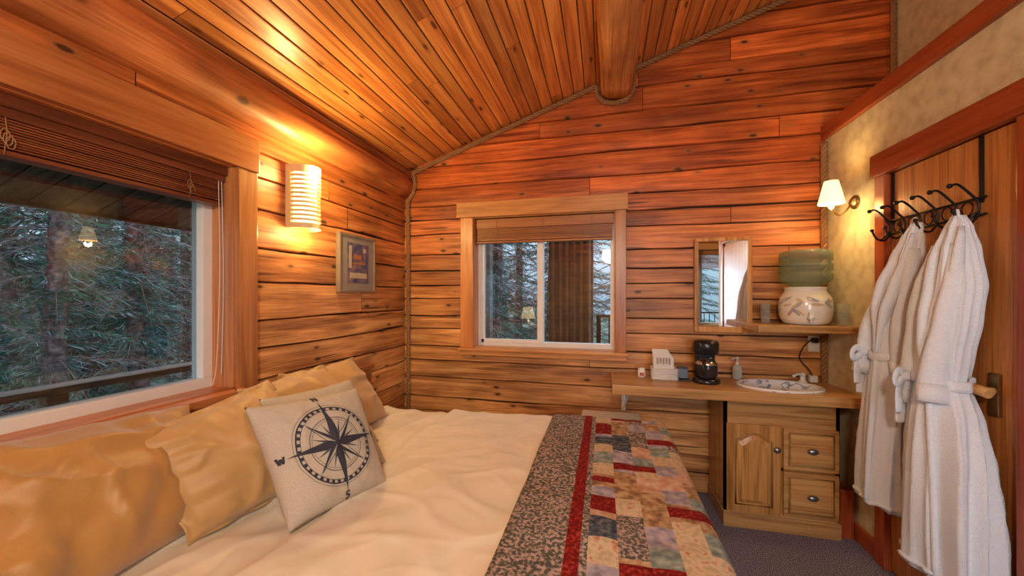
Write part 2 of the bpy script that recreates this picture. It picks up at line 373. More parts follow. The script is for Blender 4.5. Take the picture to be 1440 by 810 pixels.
trimobj('trim_1',[((XL-.01,W1[1],W1[2]-.09),(XL+.045,W1[1]+.105,W1[3]),'trim_z'),((XL-.01,W1[0]-.115,W1[2]-.09),(XL+.045,W1[0],W1[3]),'trim_z'),
 ((XL-.01,W1[0]-.15,W1[3]),(XL+.055,W1[1]+.108,W1[3]+.165),'trim_y'),((XL-.01,W1[0]-.15,W1[2]-.035),(XL+.09,W1[1]+.02,W1[2]),'trim_y'),((XL-.01,W1[0]-.1,W1[2]-.12),(XL+.05,W1[1],W1[2]-.035),'trim_y')])
w2=empty('window_2'); mb=MB(); ya,yb=YB+.09,YB+.16; fw=.035; xm=-.53
mb.box((W2[0],ya,W2[2]),(W2[1],yb,W2[2]+fw+.01),'vinyl',.004); mb.box((W2[0],ya,W2[3]-fw),(W2[1],yb,W2[3]),'vinyl',.004)
mb.box((W2[0],ya,W2[2]+fw),(W2[0]+fw,yb,W2[3]-fw),'vinyl',.004); mb.box((W2[1]-fw,ya,W2[2]+fw),(W2[1],yb,W2[3]-fw),'vinyl',.004)
mb.box((xm-.028,ya-.012,W2[2]+fw),(xm+.022,yb,W2[3]-fw),'vinyl',.004)
mb.box((W2[0]+fw,ya-.008,W2[2]+fw),(xm,ya+.03,W2[2]+fw+.03),'vinyl',.003); mb.box((W2[0]+fw,ya-.008,W2[2]+fw),(W2[0]+fw+.028,ya+.03,W2[3]-fw),'vinyl',.003)
mb.box((W2[0]+fw+.004,ya-.02,1.5),(W2[0]+fw+.02,ya-.006,1.62),'vinyl',.003)
mb.obj('frame',w2)
mb=MB(); mb.quad([(W2[0]+fw,YB+.12,W2[2]+fw),(W2[1]-fw,YB+.12,W2[2]+fw),(W2[1]-fw,YB+.12,W2[3]-fw),(W2[0]+fw,YB+.12,W2[3]-fw)],'glass'); mb.obj('glass_pane',w2)
mb=MB()
mb.box((W2[0],YB-.02,W2[2]-.015),(W2[1],YB+.17,W2[2]+.005),'trim_x'); mb.box((W2[0],YB-.02,W2[3]-.005),(W2[1],YB+.17,W2[3]+.015),'trim_x')
mb.box((W2[0]-.015,YB-.02,W2[2]),(W2[0]+.006,YB+.17,W2[3]),'trim_z'); mb.box((W2[1]-.006,YB-.02,W2[2]),(W2[1]+.015,YB+.17,W2[3]),'trim_z'); mb.obj('jamb',w2)
trimobj('trim_2',[((-1.209,YB-.045,1.05),(W2[0],YB+.01,W2[3]),'trim_z'),((W2[1],YB-.045,1.05),(.165,YB+.01,W2[3]),'trim_z'),((-1.24,YB-.06,W2[3]),(.178,YB+.01,2.292),'trim_x'),((-1.22,YB-.075,W2[2]-.022),(.178,YB+.01,W2[2]),'trim_x'),((-1.215,YB-.045,.985),(.17,YB+.01,W2[2]-.022),'trim_x')])
for i,R in enumerate((R1,R2)):  # the first of the pair is the added window
    e=empty('window_%d'%(i+3)); mb=MB(); fw=.05
    for lo,hi in (((R[0],YR-.15,R[2]),(R[1],YR-.08,R[2]+fw)),((R[0],YR-.15,R[3]-fw),(R[1],YR-.08,R[3])),((R[0],YR-.15,R[2]+fw),(R[0]+fw,YR-.08,R[3]-fw)),((R[1]-fw,YR-.15,R[2]+fw),(R[1],YR-.08,R[3]-fw))): mb.box(lo,hi,'vinyl',.004)
    mb.obj('frame',e); mb=MB(); mb.quad([(R[0]+fw,YR-.12,R[2]+fw),(R[1]-fw,YR-.12,R[2]+fw),(R[1]-fw,YR-.12,R[3]-fw),(R[0]+fw,YR-.12,R[3]-fw)],'glass'); mb.obj('glass_pane',e)
    mb=MB()
    for lo,hi in (((R[0]-.1,YR-.02,R[2]-.1),(R[1]+.1,YR+.045,R[2])),((R[0]-.1,YR-.02,R[3]),(R[1]+.1,YR+.045,R[3]+.12)),((R[0]-.1,YR-.02,R[2]),(R[0],YR+.04,R[3])),((R[1],YR-.02,R[2]),(R[1]+.1,YR+.04,R[3]))): mb.box(lo,hi,'trim_x',.004)
    mb.obj('casing',e)
    mb=MB(); mb.box((R[0]+.01,YR-.07,R[3]-.09),(R[1]-.01,YR-.01,R[3]-.01),'blind2',.003)
    for k in range(16): mb.box((R[0]+.015,YR-.065,R[3]-.10-k*.016),(R[1]-.015,YR-.015,R[3]-.093-k*.016),'blind2')
    mb.obj('window_blind')
mb=MB()
mb.box((1.0,YR-.9,1.12),(3.4,YR-.86,1.15),'iron'); mb.box((1.0,YR-.9,.3),(3.4,YR-.86,.33),'iron')
for k in range(24): mb.box((1.02+k*.1,YR-.89,.33),(1.035+k*.1,YR-.875,1.12),'iron')
mb.box((1.0,YR-.9,-.1),(1.04,YR-.86,1.15),'iron'); mb.box((3.36,YR-.9,-.1),(3.4,YR-.86,1.15),'iron')
mb.obj('iron_railing')
mb=MB(); mb.box((.2,YR-1.0,-.16),(3.5,YR-.22,-.1),'rail'); mb.obj('entry_deck')
# blinds
mb=MB()
mb.box((XL-.09,W1[0]+.02,2.045),(XL-.02,W1[1]-.012,2.115),'blind',.004)
mb.box((XL-.02,W1[0]+.02,2.075),(XL-.006,W1[1]-.012,2.115),'blind',.003)
for k in range(11):
    zz=2.04-k*.0085; mb.box((XL-.088+random.uniform(-.003,.003),W1[0]+.03,zz-.0028),(XL-.03+random.uniform(-.003,.003),W1[1]-.02,zz+.0028),'blind')
mb.box((XL-.09,W1[0]+.03,1.93),(XL-.03,W1[1]-.02,1.947),'blind',.004)
for yy in (.2,.75,1.28):
    mb.tube([(XL-.025,yy,2.08),(XL-.02,yy+.004,2.0),(XL-.025,yy,1.93)],.0014,'rope',5)
    for q in range(3):
        mb.tube([V((XL-.02,yy+.010*math.cos(a*.7)+.006*q,1.99+.02*math.sin(a*.7)-.010*q)) for a in range(9)],.0013,'rope',5,closed=True)
mb.tube(spline([(XL-.025,1.41,2.06),(XL-.02,1.412,1.6),(XL-.022,1.40,1.2),(XL-.02,1.38,1.08)]),.0016,'paper',5)
mb.tube(spline([(XL-.025,1.425,2.06),(XL-.02,1.43,1.6),(XL-.022,1.425,1.25),(XL-.02,1.42,1.12)]),.0016,'paper',5)
mb.obj('window_blind')
mb=MB()
mb.box((W2[0]+.012,YB+.01,2.075),(W2[1]-.012,YB+.075,2.155),'blind2',.004)
for k in range(11):
    zz=2.068-k*.0095; mb.box((W2[0]+.02,YB+.015,zz-.003),(W2[1]-.02,YB+.07,zz+.003),'blind2')
mb.box((W2[0]+.02,YB+.012,1.948),(W2[1]-.02,YB+.072,1.963),'blind2',.003)
for xx in (-.9,-.5,-.1): mb.tube([(xx,YB+.008,2.15),(xx,YB+.006,2.0),(xx,YB+.008,1.95)],.0018,'rope',5)
mb.obj('window_blind')
# ---------------------------------------------------------------- rope trim
def rope(pts,r=.015):
    mb=MB(); P=[V(p) for p in pts]
    ln=[0]
    for a,b in zip(P,P[1:]): ln.append(ln[-1]+(b-a).length)
    n=int(ln[-1]/.009); path=[]
    k=0
    for i in range(n+1):
        d=ln[-1]*i/n
        while k<len(P)-2 and ln[k+1]<d: k+=1
        path.append(P[k].lerp(P[k+1],(d-ln[k])/max(1e-6,ln[k+1]-ln[k])))
    for st in range(3):
        out=[]
        for i,p in enumerate(path):
            T=(path[min(i+1,n)]-path[max(i-1,0)]).normalized()
            up=V((0,1,0)) if abs(T.y)<.9 else V((1,0,0))
            a=(up-T*up.dot(T)).normalized(); b=T.cross(a); ph=i*.009/.10*2*math.pi+st*2.094
            out.append(p+a*math.cos(ph)*r*.68+b*math.sin(ph)*r*.68)
        mb.tube(out,r*.54,'rope',6)
    return mb
rr=rope([(XL+.04,YB-.02,.1),(XL+.04,YB-.02,2.35),(XL+.09,YB-.02,2.42),(XL+.11,YB-.02,2.50),(XL+.09,YB-.02,2.60),(-.06,YB-.02,ceilz(-.06)-.02),(-.055,YB-.02,3.09),(.0,YB-.02,3.03),(.085,YB-.02,3.015),(.17,YB-.02,3.03),(.22,YB-.02,3.10),(.23,YB-.02,ceilz(.23)-.02),(1.895,YB-.02,ceilz(1.895)-.02),(1.895,YB-.02,2.72)],.016).obj('rope_trim')
rope([(XR-.02,YB-.024,2.56),(XR-.02,YB-.024,.0)],.018).obj('rope_trim')
# ---------------------------------------------------------------- right wall trim, door
mb=MB(); mb.box((XR-.03,.58,PZ-.01),(XR+.13,YB,PZ+.085),'redtrim',.006); mb.obj('trim_3')
mb=MB(); mb.box((XR-.03,DY1-.002,0),(XR+.02,DY1+.075,DZ+.0),'redtrim_z',.004); mb.box((XR-.03,DY0-.10,0),(XR+.02,DY0,DZ),'redtrim_z',.004); mb.box((XR-.045,DY0-.14,DZ),(XR+.02,DY1+.09,DZ+.125),'redtrim',.005); mb.obj('trim_4')
mb=MB(); mb.box((XR-.02,DY1+.085,0),(XR+.01,YB,.10),'redtrim',.004); mb.obj('baseboard_right')
d=empty('door_1')
mb=MB(); mb.box((XR+.0,DY0+.004,.01),(XR+.042,DY1-.004,DZ-.004),'door',.003,tint=.5); mb.obj('slab',d)
mb=MB()
mb.box((XR-.012,1.885,1.02),(XR+.002,1.93,1.19),'brass',.004)
mb.tube([(XR-.0,1.907,1.12),(XR-.055,1.907,1.12)],.014,'oak_x',12)
mb.tube(spline([(XR-.052,1.87,1.115),(XR-.062,1.92,1.125),(XR-.058,1.98,1.12),(XR-.05,2.02,1.12)],5),[.021]*6+[.020]*6+[.017]*4,'oak_x',12)
mb.obj('lever_handle',d)
mb=MB()
for z in (.3,1.12,1.94):
    mb.box((XR-.006,DY0+.0,z-.055),(XR+.002,DY0+.03,z+.055),'brass',.002); mb.tube([(XR-.008,DY0+.002,z-.055),(XR-.008,DY0+.002,z+.055)],.006,'brass',8)
mb.obj('hinges',d)
# second (closet) door nearer the viewer on the same partition
d=empty('door_2'); mb=MB(); mb.box((XR-.02,.78,.02),(XR-.001,1.56,2.12),'door',.003,tint=.4); mb.obj('slab',d)
mb=MB(); mb.box((XR-.03,.69,0),(XR-.001,.775,2.16),'redtrim_z',.004); mb.box((XR-.03,1.565,0),(XR-.001,1.64,2.16),'redtrim_z',.004); mb.box((XR-.035,.67,2.16),(XR-.001,1.65,2.27),'redtrim',.004); mb.obj('casing',d)
mb=MB(); mb.lathe([(.001,-.06),(.02,-.058),(.026,-.045),(.02,-.035),(.008,-.03),(.008,-.015)],(XR-.005,.86,1.05),'brass',16,axis='x'); mb.obj('knob',d)
# ---------------------------------------------------------------- left sconce
ls=empty('wall_sconce_slotted'); cy=1.865; R=.088; PX=.105; z0,z1=1.885,2.245
mb=MB()
def hc(r1,r2,z):
    return [V((XL+.03+r1*math.sin(a),cy-r2*math.cos(a),z)) for a in [math.pi*i/16 for i in range(17)]]
nsl=12; h=(z1-z0)
def band(za,zb):
    A=hc(PX,R,za);B=hc(PX,R,zb);A2=hc(PX-.004,R-.004,za);B2=hc(PX-.004,R-.004,zb)
    rows=[[mb.bm.verts.new(p) for p in q] for q in (A,B,B2,A2)]
    for q in range(4):
        r1,r2=rows[q],rows[(q+1)%4]
        for i in range(16): mb.face([r1[i],r1[i+1],r2[i+1],r2[i]],'sconce',smooth=False)
band(z0,z0+.03); band(z1-.03,z1)
pitch=(h-.06)/nsl
for k in range(nsl): band(z0+.03+pitch*k+pitch*.5,z0+.03+pitch*(k+1)+.0005)
mb.box((XL,cy-R-.005,z0),(XL+.034,cy-R+.012,z1),'sconce'); mb.box((XL,cy+R-.012,z0),(XL+.034,cy+R+.005,z1),'sconce'); mb.box((XL,cy-R,z0+.02),(XL+.03,cy+R,z1-.02),'sconce')
mb.obj('shade',ls)
mb=MB()
A=hc(PX-.02,R-.02,z0+.02);B=hc(PX-.02,R-.02,z1-.02); va=[mb.bm.verts.new(p) for p in A]; vb=[mb.bm.verts.new(p) for p in B]
for i in range(16): mb.face([va[i],va[i+1],vb[i+1],vb[i]],'glow',smooth=True)
mb.obj('diffuser',ls)
def plight(name,loc,e,c,r=.05,parent=None):
    l=bpy.data.lights.new(name,'POINT'); l.energy=e; l.color=c; l.shadow_soft_size=r
    o=bpy.data.objects.new(name,l); o.location=loc; sc.collection.objects.link(o)
    if parent: o.parent=parent
    return o
WARM=(1,.70,.30)
plight('bulb_up',(XL+.16,cy,z1-.02),21,(1,.74,.28),.03,ls); plight('bulb_down',(XL+.12,cy,z0-.02),5,WARM,.03,ls)
# right sconce
rs=empty('wall_sconce_shaded'); sx,sy=1.365,2.74
mb=MB(); mb.lathe([(.066,2.065),(.068,2.067),(.036,2.205),(.034,2.205)],(sx,sy,0),'shade',28); mb.obj('shade',rs)
mb=MB(); mb.lathe([(.001,.0),(.042,.0),(.042,-.012),(.03,-.02),(.018,-.03),(.001,-.03)],(XR,sy+.03,2.075),'brass',24,axis='x')
mb.tube(spline([(XR-.02,sy+.03,2.07),(XR-.06,sy+.02,2.02),(XR-.10,sy+.005,1.995),(sx+.01,sy,2.02),(sx,sy,2.06),(sx,sy,2.10)]),.006,'brass',8)
mb.lathe([(.001,2.03),(.012,2.035),(.018,2.05),(.012,2.06),(.012,2.12),(.001,2.12)],(sx,sy,0),'ceramic',16); mb.obj('arm',rs)
plight('bulb',(sx,sy,2.15),10,WARM,.03,rs); plight('bulb_low',(sx,sy,2.03),3.5,WARM,.03,rs)
# ---------------------------------------------------------------- picture
mb=MB(); a,b,c,d2=2.185,2.593,1.52,1.93; t=.018; X_=XL
for lo,hi in (((X_,a,c),(X_+.034,b,c+t)),((X_,a,d2-t),(X_+.034,b,d2)),((X_,a,c+t),(X_+.034,a+t,d2-t)),((X_,b-t,c+t),(X_+.034,b,d2-t))): mb.box(lo,hi,'frame',.003)
mb.box((X_,a+t,c+t),(X_+.026,b-t,d2-t),'mat'); mb.box((X_+.026,a+.085,c+.07),(X_+.028,b-.085,d2-.06),'artA')
x=X_+.028; x2=X_+.0292
mb.box((x,a+.11,c+.10),(x2,b-.11,c+.14),'artB'); mb.box((x,a+.10,c+.17),(x2,a+.13,d2-.08),'artB'); mb.box((x,b-.15,d2-.12),(x2,b-.12,d2-.09),'artB');mb.box((x,a+.15,c+.2),(x2,b-.13,c+.215),'artC');mb.box((x,a+.15,c+.235),(x2,b-.17,c+.27),'artC')
mb.obj('framed_picture')
# ---------------------------------------------------------------- mirror
me_=empty('wall_mirror'); mb=MB(); x0,x1,z0,z1=.654,1.04,1.225,1.925; t=.042; ym=YB-.04
for lo,hi in (((x0,ym,z0),(x1,YB-.003,z0+t)),((x0,ym,z1-t*.6),(x1,YB-.003,z1)),((x0,ym,z0+t),(x0+t*.7,YB-.003,z1-t*.6)),((x1-t*.7,ym,z0+t),(x1,YB-.003,z1-t*.6))): mb.box(lo,hi,'oak_z',.004)
mb.obj('frame',me_); mb=MB(); mb.box((x0+t*.6,ym+.012,z0+t*.9),(x1-t*.6,ym+.02,z1-t*.5),'mirror'); mb.obj('glass',me_)
# ---------------------------------------------------------------- vanity counter
vc=empty('vanity_counter'); CZ=.89; CY0,CY1=2.66,YB-.005; scx,scy,rx,ry=1.125,2.855,.25,.18
mb=MB()
def cbox(lo,hi,m='oak_x',b=0): mb.box(lo,hi,m,b,tint=.5)
hx0,hx1=.87,1.40
cbox((.07,CY0,CZ-.03),(hx0,CY1,CZ)); cbox((hx1,CY0,CZ-.03),(XR-.002,CY1,CZ))
n=72; inn=[];out=[]
for i in range(n):
    a=2*math.pi*i/n; c_,s_=math.cos(a),math.sin(a)
    inn.append(mb.bm.verts.new((scx+rx*.93*c_,scy+ry*.93*s_,CZ)))
    tx=((hx1-scx) if c_>0 else (hx0-scx))/c_ if abs(c_)>1e-6 else 1e9; ty=((CY1-scy) if s_>0 else (CY0-scy))/s_ if abs(s_)>1e-6 else 1e9
    t=min(tx,ty); out.append(mb.bm.verts.new((scx+t*c_,scy+t*s_,CZ)))
for i in range(n): mb.face([inn[i],inn[(i+1)%n],out[(i+1)%n],out[i]],'oak_x')
cbox((.066,CY0-.018,CZ-.062),(XR-.002,CY0,CZ+.002),b=.004); cbox((.052,CY0-.018,CZ-.062),(.07,CY1,CZ+.002),b=.004)
mb.obj('top',vc)
mb=MB(); mb.tube(spline([(.14,YB-.02,.62),(.145,YB-.08,.64),(.16,CY0+.1,.80),(.16,CY0+.06,.835)]),.008,'whitepl',8); mb.box((.13,YB-.03,.60),(.16,YB-.005,.83),'whitepl',.003); mb.obj('bracket',vc)
sk=MB(); sk.lathe([(1.0,.0),(1.02,.006),(1.0,.014),(.95,.016),(.90,.010),(.87,-.005),(.8,-.03),(.6,-.045),(.3,-.052),(.05,-.055)],(scx,scy,0),'ceramic',48,1,1)
for v in sk.bm.verts:
    v.co=V((scx+(v.co.x-scx)*rx,scy+(v.co.y-scy)*ry,CZ+v.co.z))
for f in sk.bm.faces:
    if f.calc_center_median().z<CZ+.004: f.material_index=sk.mi('sinkart')
sk.obj('sink_basin',vc)
mb=MB(); fx,fy=1.34,3.03; mb.lathe([(.028,CZ+.001),(.028,CZ+.01),(.016,CZ+.02),(.015,CZ+.05),(.02,CZ+.065),(.001,CZ+.07)],(fx,fy,0),'whitepl',16); mb.tube(spline([(fx,fy,CZ+.045),(fx-.04,fy-.03,CZ+.065),(fx-.08,fy-.06,CZ+.055)]),.009,'whitepl',8); mb.obj('faucet')
# cabinet
cab=empty('vanity_cabinet'); X0,X1,YF=.758,1.40,2.72; CT=CZ-.064
mb=MB(); mb.box((X0,YF,.1),(X0+.02,YB-.02,CT),'oak_z'); mb.box((X1-.02,YF,.1),(X1,YB-.02,CT),'oak_z'); mb.box((X0-.006,YF-.01,0),(X1+.006,YB-.02,.095),'oak_x',.004); mb.box((X0+.02,YF+.05,.1),(X1-.02,YB-.02,.7),'oak_z')
mb.box((X0,YF,.665),(X1,YF+.02,CT),'oak_x'); mb.box((X0,YF,.095),(X1,YF+.02,.115),'oak_x'); xm=1.085
for a,b in ((X0,X0+.022),(xm-.012,xm+.012),(X1-.022,X1)): mb.box((a,YF,.115),(b,YF+.02,.665),'oak_z')
mb.box((xm,YF,.39),(X1,YF+.02,.41),'oak_x')
mb.obj('carcass',cab)
mb=MB()
a,b,c,e=X0+.012,xm-.006,.108,.672; fw=.055
mb.box((a,YF-.018,c),(b,YF-.002,e),'oak_z',.003,tint=.4)
def arch(u0,u1,v0,v1,rise,y,shr):
    pts=[(u0+shr,v0+shr),(u1-shr,v0+shr)]
    for i in range(13):
        t=i/12; x=(u1-shr)+(u0-u1+2*shr)*t; pts.append((x,v1-shr+rise*math.sin(math.pi*t)**1.5))
    return [V((p[0],y,p[1])) for p in pts]
L0=arch(a+fw,b-fw,c+fw,e-fw-.05,.045,YF-.019,-.004); L1=arch(a+fw,b-fw,c+fw,e-fw-.05,.045,YF-.008,.004); L2=arch(a+fw,b-fw,c+fw,e-fw-.05,.045,YF-.019,.010); L3=arch(a+fw,b-fw,c+fw,e-fw-.05,.045,YF-.028,.032)
rings=[[mb.bm.verts.new(p) for p in q] for q in (L1,L2,L3)]
for q in range(2):
    for i in range(len(L0)): mb.face([rings[q][i],rings[q][(i+1)%len(L0)],rings[q+1][(i+1)%len(L0)],rings[q+1][i]],'oak_z',.6)
mb.face(rings[2],'oak_z',.65)
mb.tube([V((p.x,YF-.019,p.z)) for p in L0],.006,'oak_z',6,closed=True,tint=.0)
mb.obj('panel_door',cab)
def drawer(z0,z1,nm):
    mb=MB(); a,b=xm+.008,X1-.01
    mb.box((a,YF-.018,z0),(b,YF-.002,z1),'oak_x',.004,tint=.45)
    mb.box((a+.035,YF-.026,z0+.035),(b-.035,YF-.016,z1-.035),'oak_x',.008,tint=.6)
    mb.tube([V((x,YF-.02,z)) for x,z in ((a+.028,z0+.028),(b-.028,z0+.028),(b-.028,z1-.028),(a+.028,z1-.028))],.005,'oak_x',6,closed=True,tint=.0)
    mb.obj(nm,cab)
drawer(.408,.668,'drawer_upper'); drawer(.112,.392,'drawer_lower')
mb=MB()
for x,z in ((xm-.035,.53),(1.243,.538),(1.243,.252)): 
    mb.lathe([(.001,-.05),(.014,-.048),(.02,-.04),(.016,-.034),(.006,-.03),(.006,-.02)],(x,YF,z),'pewter',16,axis='y',sx=1.5 if x>1.1 else 1)
mb.obj('knobs',cab)
mb=MB(); mb.box((1.412,2.74,.0),(1.425,3.02,.30),'redtrim_z',.003); mb.box((1.472,2.74,.0),(1.485,3.02,.30),'redtrim_z',.003); mb.box((1.425,2.74,.0),(1.472,2.753,.30),'redtrim_z',.003); mb.box((1.425,3.007,0),(1.472,3.02,.30),'redtrim_z',.003); mb.box((1.425,2.753,0),(1.472,3.007,.012),'gap'); mb.obj('waste_bin')
# ---------------------------------------------------------------- corner shelf + water dispenser
SZ=1.305
mb=MB(); mb.box((.965,2.74,SZ-.045),(XR-.002,YB-.004,SZ),'oak_x',.005); mb.box((.98,YB-.03,SZ-.09),(XR-.02,YB-.004,SZ-.045),'oak_x',.003); mb.obj('corner_shelf')
wd=empty('water_dispenser'); wx,wy=1.31,2.93
cprof=[(.001,SZ+.001),(.11,SZ+.001),(.125,SZ+.01),(.138,SZ+.035),(.146,SZ+.07),(.149,SZ+.11),(.147,SZ+.145),(.14,SZ+.18),(.128,SZ+.20),(.118,SZ+.215),(.112,SZ+.235),(.12,SZ+.245),(.10,SZ+.25),(.001,SZ+.24)]
mb=MB(); mb.lathe(cprof,(wx,wy,0),'crock',40)
def crad(z):
    for (r1,h1),(r2,h2) in zip(cprof[1:],cprof[2:]):
        if h1<=z<=h2: return r1+(r2-r1)*(z-h1)/max(1e-6,h2-h1)
    return .14
rl=random.Random(3)
for k in range(20):
    a=rl.uniform(math.pi*.9,math.pi*1.95); z=SZ+.11+rl.uniform(-.03,.06); L_=rl.uniform(.022,.038); th=rl.uniform(-.9,.9); w_=L_*.26
    pts=[]
    for q in range(12):
        s_=2*math.pi*q/12; u=L_*math.cos(s_); v_=w_*math.sin(s_)*(1-.4*math.cos(s_))
        uu=u*math.cos(th)-v_*math.sin(th); vv=u*math.sin(th)+v_*math.cos(th)
        r_=crad(z+vv)+.0022; aa=a+uu/r_; pts.append((wx+r_*math.cos(aa),wy+r_*math.sin(aa),z+vv))
    r_=crad(z)+.003; cen=mb.bm.verts.new((wx+r_*math.cos(a),wy+r_*math.sin(a),z)); vs=[mb.bm.verts.new(p) for p in pts]; mt=rl.choice(['leafP','leafG','leafO'])
    for q in range(12): mb.face([vs[q],vs[(q+1)%12],cen],mt)
mb.obj('crock',wd)
mb=MB(); mb.lathe([(.012,0),(.012,-.03),(.016,-.034),(.016,-.04),(.001,-.042)],(wx-.04,wy-.135,SZ+.05),'whitepl',12,axis='y'); mb.tube([(wx-.04,wy-.165,SZ+.05),(wx-.04,wy-.168,SZ+.02)],.008,'whitepl',8); mb.box((wx-.052,wy-.172,SZ+.06),(wx-.028,wy-.155,SZ+.085),'whitepl',.003); mb.obj('spigot',wd)
prof=[(.03,SZ+.235),(.09,SZ+.262),(.135,SZ+.285),(.146,SZ+.30),(.146,SZ+.335),(.136,SZ+.342),(.136,SZ+.35),(.146,SZ+.357),(.146,SZ+.40),(.136,SZ+.407),(.136,SZ+.415),(.146,SZ+.422),(.146,SZ+.465),(.138,SZ+.485),(.11,SZ+.495),(.001,SZ+.488)]
mb=MB(); mb.lathe(prof,(wx,wy,0),'bottle',40); mb.obj('water_bottle',wd)
for i,(gx,gy) in enumerate(((1.085,2.96),(1.46,2.80))):
    mb=MB()
    for k in range(2):
        b=SZ+.055*k; mb.lathe([(.001,b+.004),(.024,b),(.026,b+.005),(.033,b+.085),(.031,b+.085),(.024,b+.008),(.001,b+.008)],(gx,gy,0),'clear',20)
    mb.obj('stacked_tumblers')
# ---------------------------------------------------------------- counter items
CZ0=CZ; CZ=CZ+.001
mb=MB(); x,y=.69,2.88
mb.lathe([(.001,CZ),(.085,CZ),(.088,CZ+.01),(.085,CZ+.03),(.001,CZ+.032)],(x,y,0),'blackpl',28)
mb.box((x-.065,y+.02,CZ+.02),(x+.065,y+.10,CZ+.27),'blackpl',.015)
mb.lathe([(.001,CZ+.20),(.07,CZ+.20),(.082,CZ+.21),(.084,CZ+.27),(.075,CZ+.29),(.04,CZ+.297),(.001,CZ+.298)],(x,y+.01,0),'blackpl',28)
mb.lathe([(.001,CZ+.035),(.055,CZ+.036),(.068,CZ+.06),(.068,CZ+.12),(.05,CZ+.165),(.05,CZ+.18),(.045,CZ+.18),(.001,CZ+.178)],(x,y-.015,0),glassy('carafe_glass',(.06,.05,.05),.55),28)
mb.tube(spline([(x-.03,y-.075,CZ+.16),(x-.045,y-.115,CZ+.15),(x-.045,y-.12,CZ+.09),(x-.03,y-.08,CZ+.07)]),.009,'blackpl',8)
mb.lathe([(.069,CZ+.13),(.071,CZ+.14),(.052,CZ+.155)],(x,y-.015,0),'chrome',28)
mb.obj('coffee_maker')
mb=MB(); x,y=.42,2.93
mb.box((x-.085,y-.06,CZ),(x+.085,y+.06,CZ+.085),'whitepl',.006)
for k in range(5): mb.tube([V((x+sx_*.087,y+sy_*.062,CZ+.012+k*.017)) for sx_,sy_ in ((-1,-1),(1,-1),(1,1),(-1,1))],.005,'whitepl',6,closed=True)
for k in range(6): mb.box((x-.075,y-.045+k*.016,CZ+.07),(x+.06-.005*k,y-.04+k*.016,CZ+.16+.01*k),'paper',rot=Matrix.Rotation(-.25,3,'X'))
for k in range(5): mb.box((x-.055+.02*k,y-.060,CZ+.115+.006*(k%2)),(x-.045+.02*k,y-.058,CZ+.16),'frame',rot=Matrix.Rotation(-.25,3,'X'))
mb.obj('tea_packet_basket')
mb=MB(); x,y=.27,2.97; mb.lathe([(.001,CZ),(.026,CZ),(.028,CZ+.005),(.028,CZ+.045),(.024,CZ+.05),(.026,CZ+.052),(.026,CZ+.065),(.001,CZ+.068)],(x,y,0),'ceramic',20); mb.box((x-.015,y-.0295,CZ+.01),(x+.015,y-.027,CZ+.035),plain('label_red',(.4,.1,.06))); mb.obj('candle_jar')
mb=MB(); x,y=.548,2.92
foil=plain('coffee_foil',(.05,.04,.04),.3,metal=.5)
for k in range(4): mb.box((x-.035,y-.03+k*.018,CZ+.012),(x+.030+.003*k,y-.022+k*.018,CZ+.082+.006*k),foil,.003,rot=Matrix.Rotation(-.15-.04*k,3,'X'),piv=(x,y,CZ))
mb.box((x-.036,y-.045,CZ),(x+.045,y+.045,CZ+.012),foil,.003)
mb.obj('coffee_packets')
mb=MB(); x,y=.935,3.045
mb.lathe([(.001,CZ),(.028,CZ),(.031,CZ+.006),(.031,CZ+.085),(.025,CZ+.10),(.012,CZ+.108),(.001,CZ+.108)],(x,y,0),'soapg',24)
mb.lathe([(.013,CZ+.105),(.013,CZ+.12),(.005,CZ+.122),(.005,CZ+.145),(.012,CZ+.147),(.012,CZ+.158),(.001,CZ+.16)],(x,y,0),'whitepl',14); mb.tube([(x,y,CZ+.152),(x-.035,y-.02,CZ+.15),(x-.04,y-.022,CZ+.142)],.005,'whitepl',8)
mb.box((x-.02,y-.0325,CZ+.02),(x+.02,y-.029,CZ+.07),plain('label_grey',(.35,.4,.35)))
mb.obj('soap_dispenser')
mb=MB(); mb.box((1.40,YB-.012,1.10),(1.47,YB-.003,1.215),'whitepl',.004); mb.box((1.415,YB-.045,1.165),(1.45,YB-.012,1.20),'blackpl',.006)
mb.tube(spline([(1.43,YB-.045,1.18),(1.40,YB-.06,1.19),(1.36,YB-.03,1.13),(1.345,YB-.02,1.05),(1.39,YB-.04,.98),(1.41,YB-.05,.935)]),.004,'blackpl',6)
mb.box((1.385,YB-.07,CZ+.002),(1.435,YB-.03,CZ+.05),'whitepl',.008)
mb.obj('power_adapter')
CZ=CZ0
mb=MB(); mb.box((-.17,2.66,.0),(.26,3.02,.60),'whitepl',.012); mb.box((-.175,2.625,.02),(.262,2.655,.585),'whitepl',.010); mb.box((.22,2.605,.42),(.24,2.625,.55),'whitepl',.004); mb.obj('mini_fridge')
# ---------------------------------------------------------------- BED
bed=empty('bed'); BX0,BX1,BY0,BY1,BZ=-1.69,.34,.50,2.46,.67
mb=MB(); mb.box((BX0,BY0+.03,.06),(BX1-.03,BY1-.03,.36),'sham',.02); mb.box((BX0,BY0+.015,.36),(BX1-.015,BY1-.015,.62),'sheet',.05); 
for x in (BX0+.1,BX1-.15):
    for y in (BY0+.1,BY1-.15): mb.box((x,y,0),(x+.06,y+.06,.07),'gap')
mb.obj('mattress',bed)
mb=MB(); mb.box((XL+.025,BY0-.05,.0),(XL+.055,BY1+.05,.97),'trim_y',.006); mb.box((XL+.023,BY0-.06,.95),(XL+.075,BY1+.06,.985),'trim_y',.006); mb.obj('headboard',bed)
def wrap(s,e,r=.06):
    d=s-(e-r)
    if d<=0: return s,0
    if d<r*math.pi/2: a=d/r; return e-r+r*math.sin(a), r*(1-math.cos(a))
    return e, r+(d-r*math.pi/2)
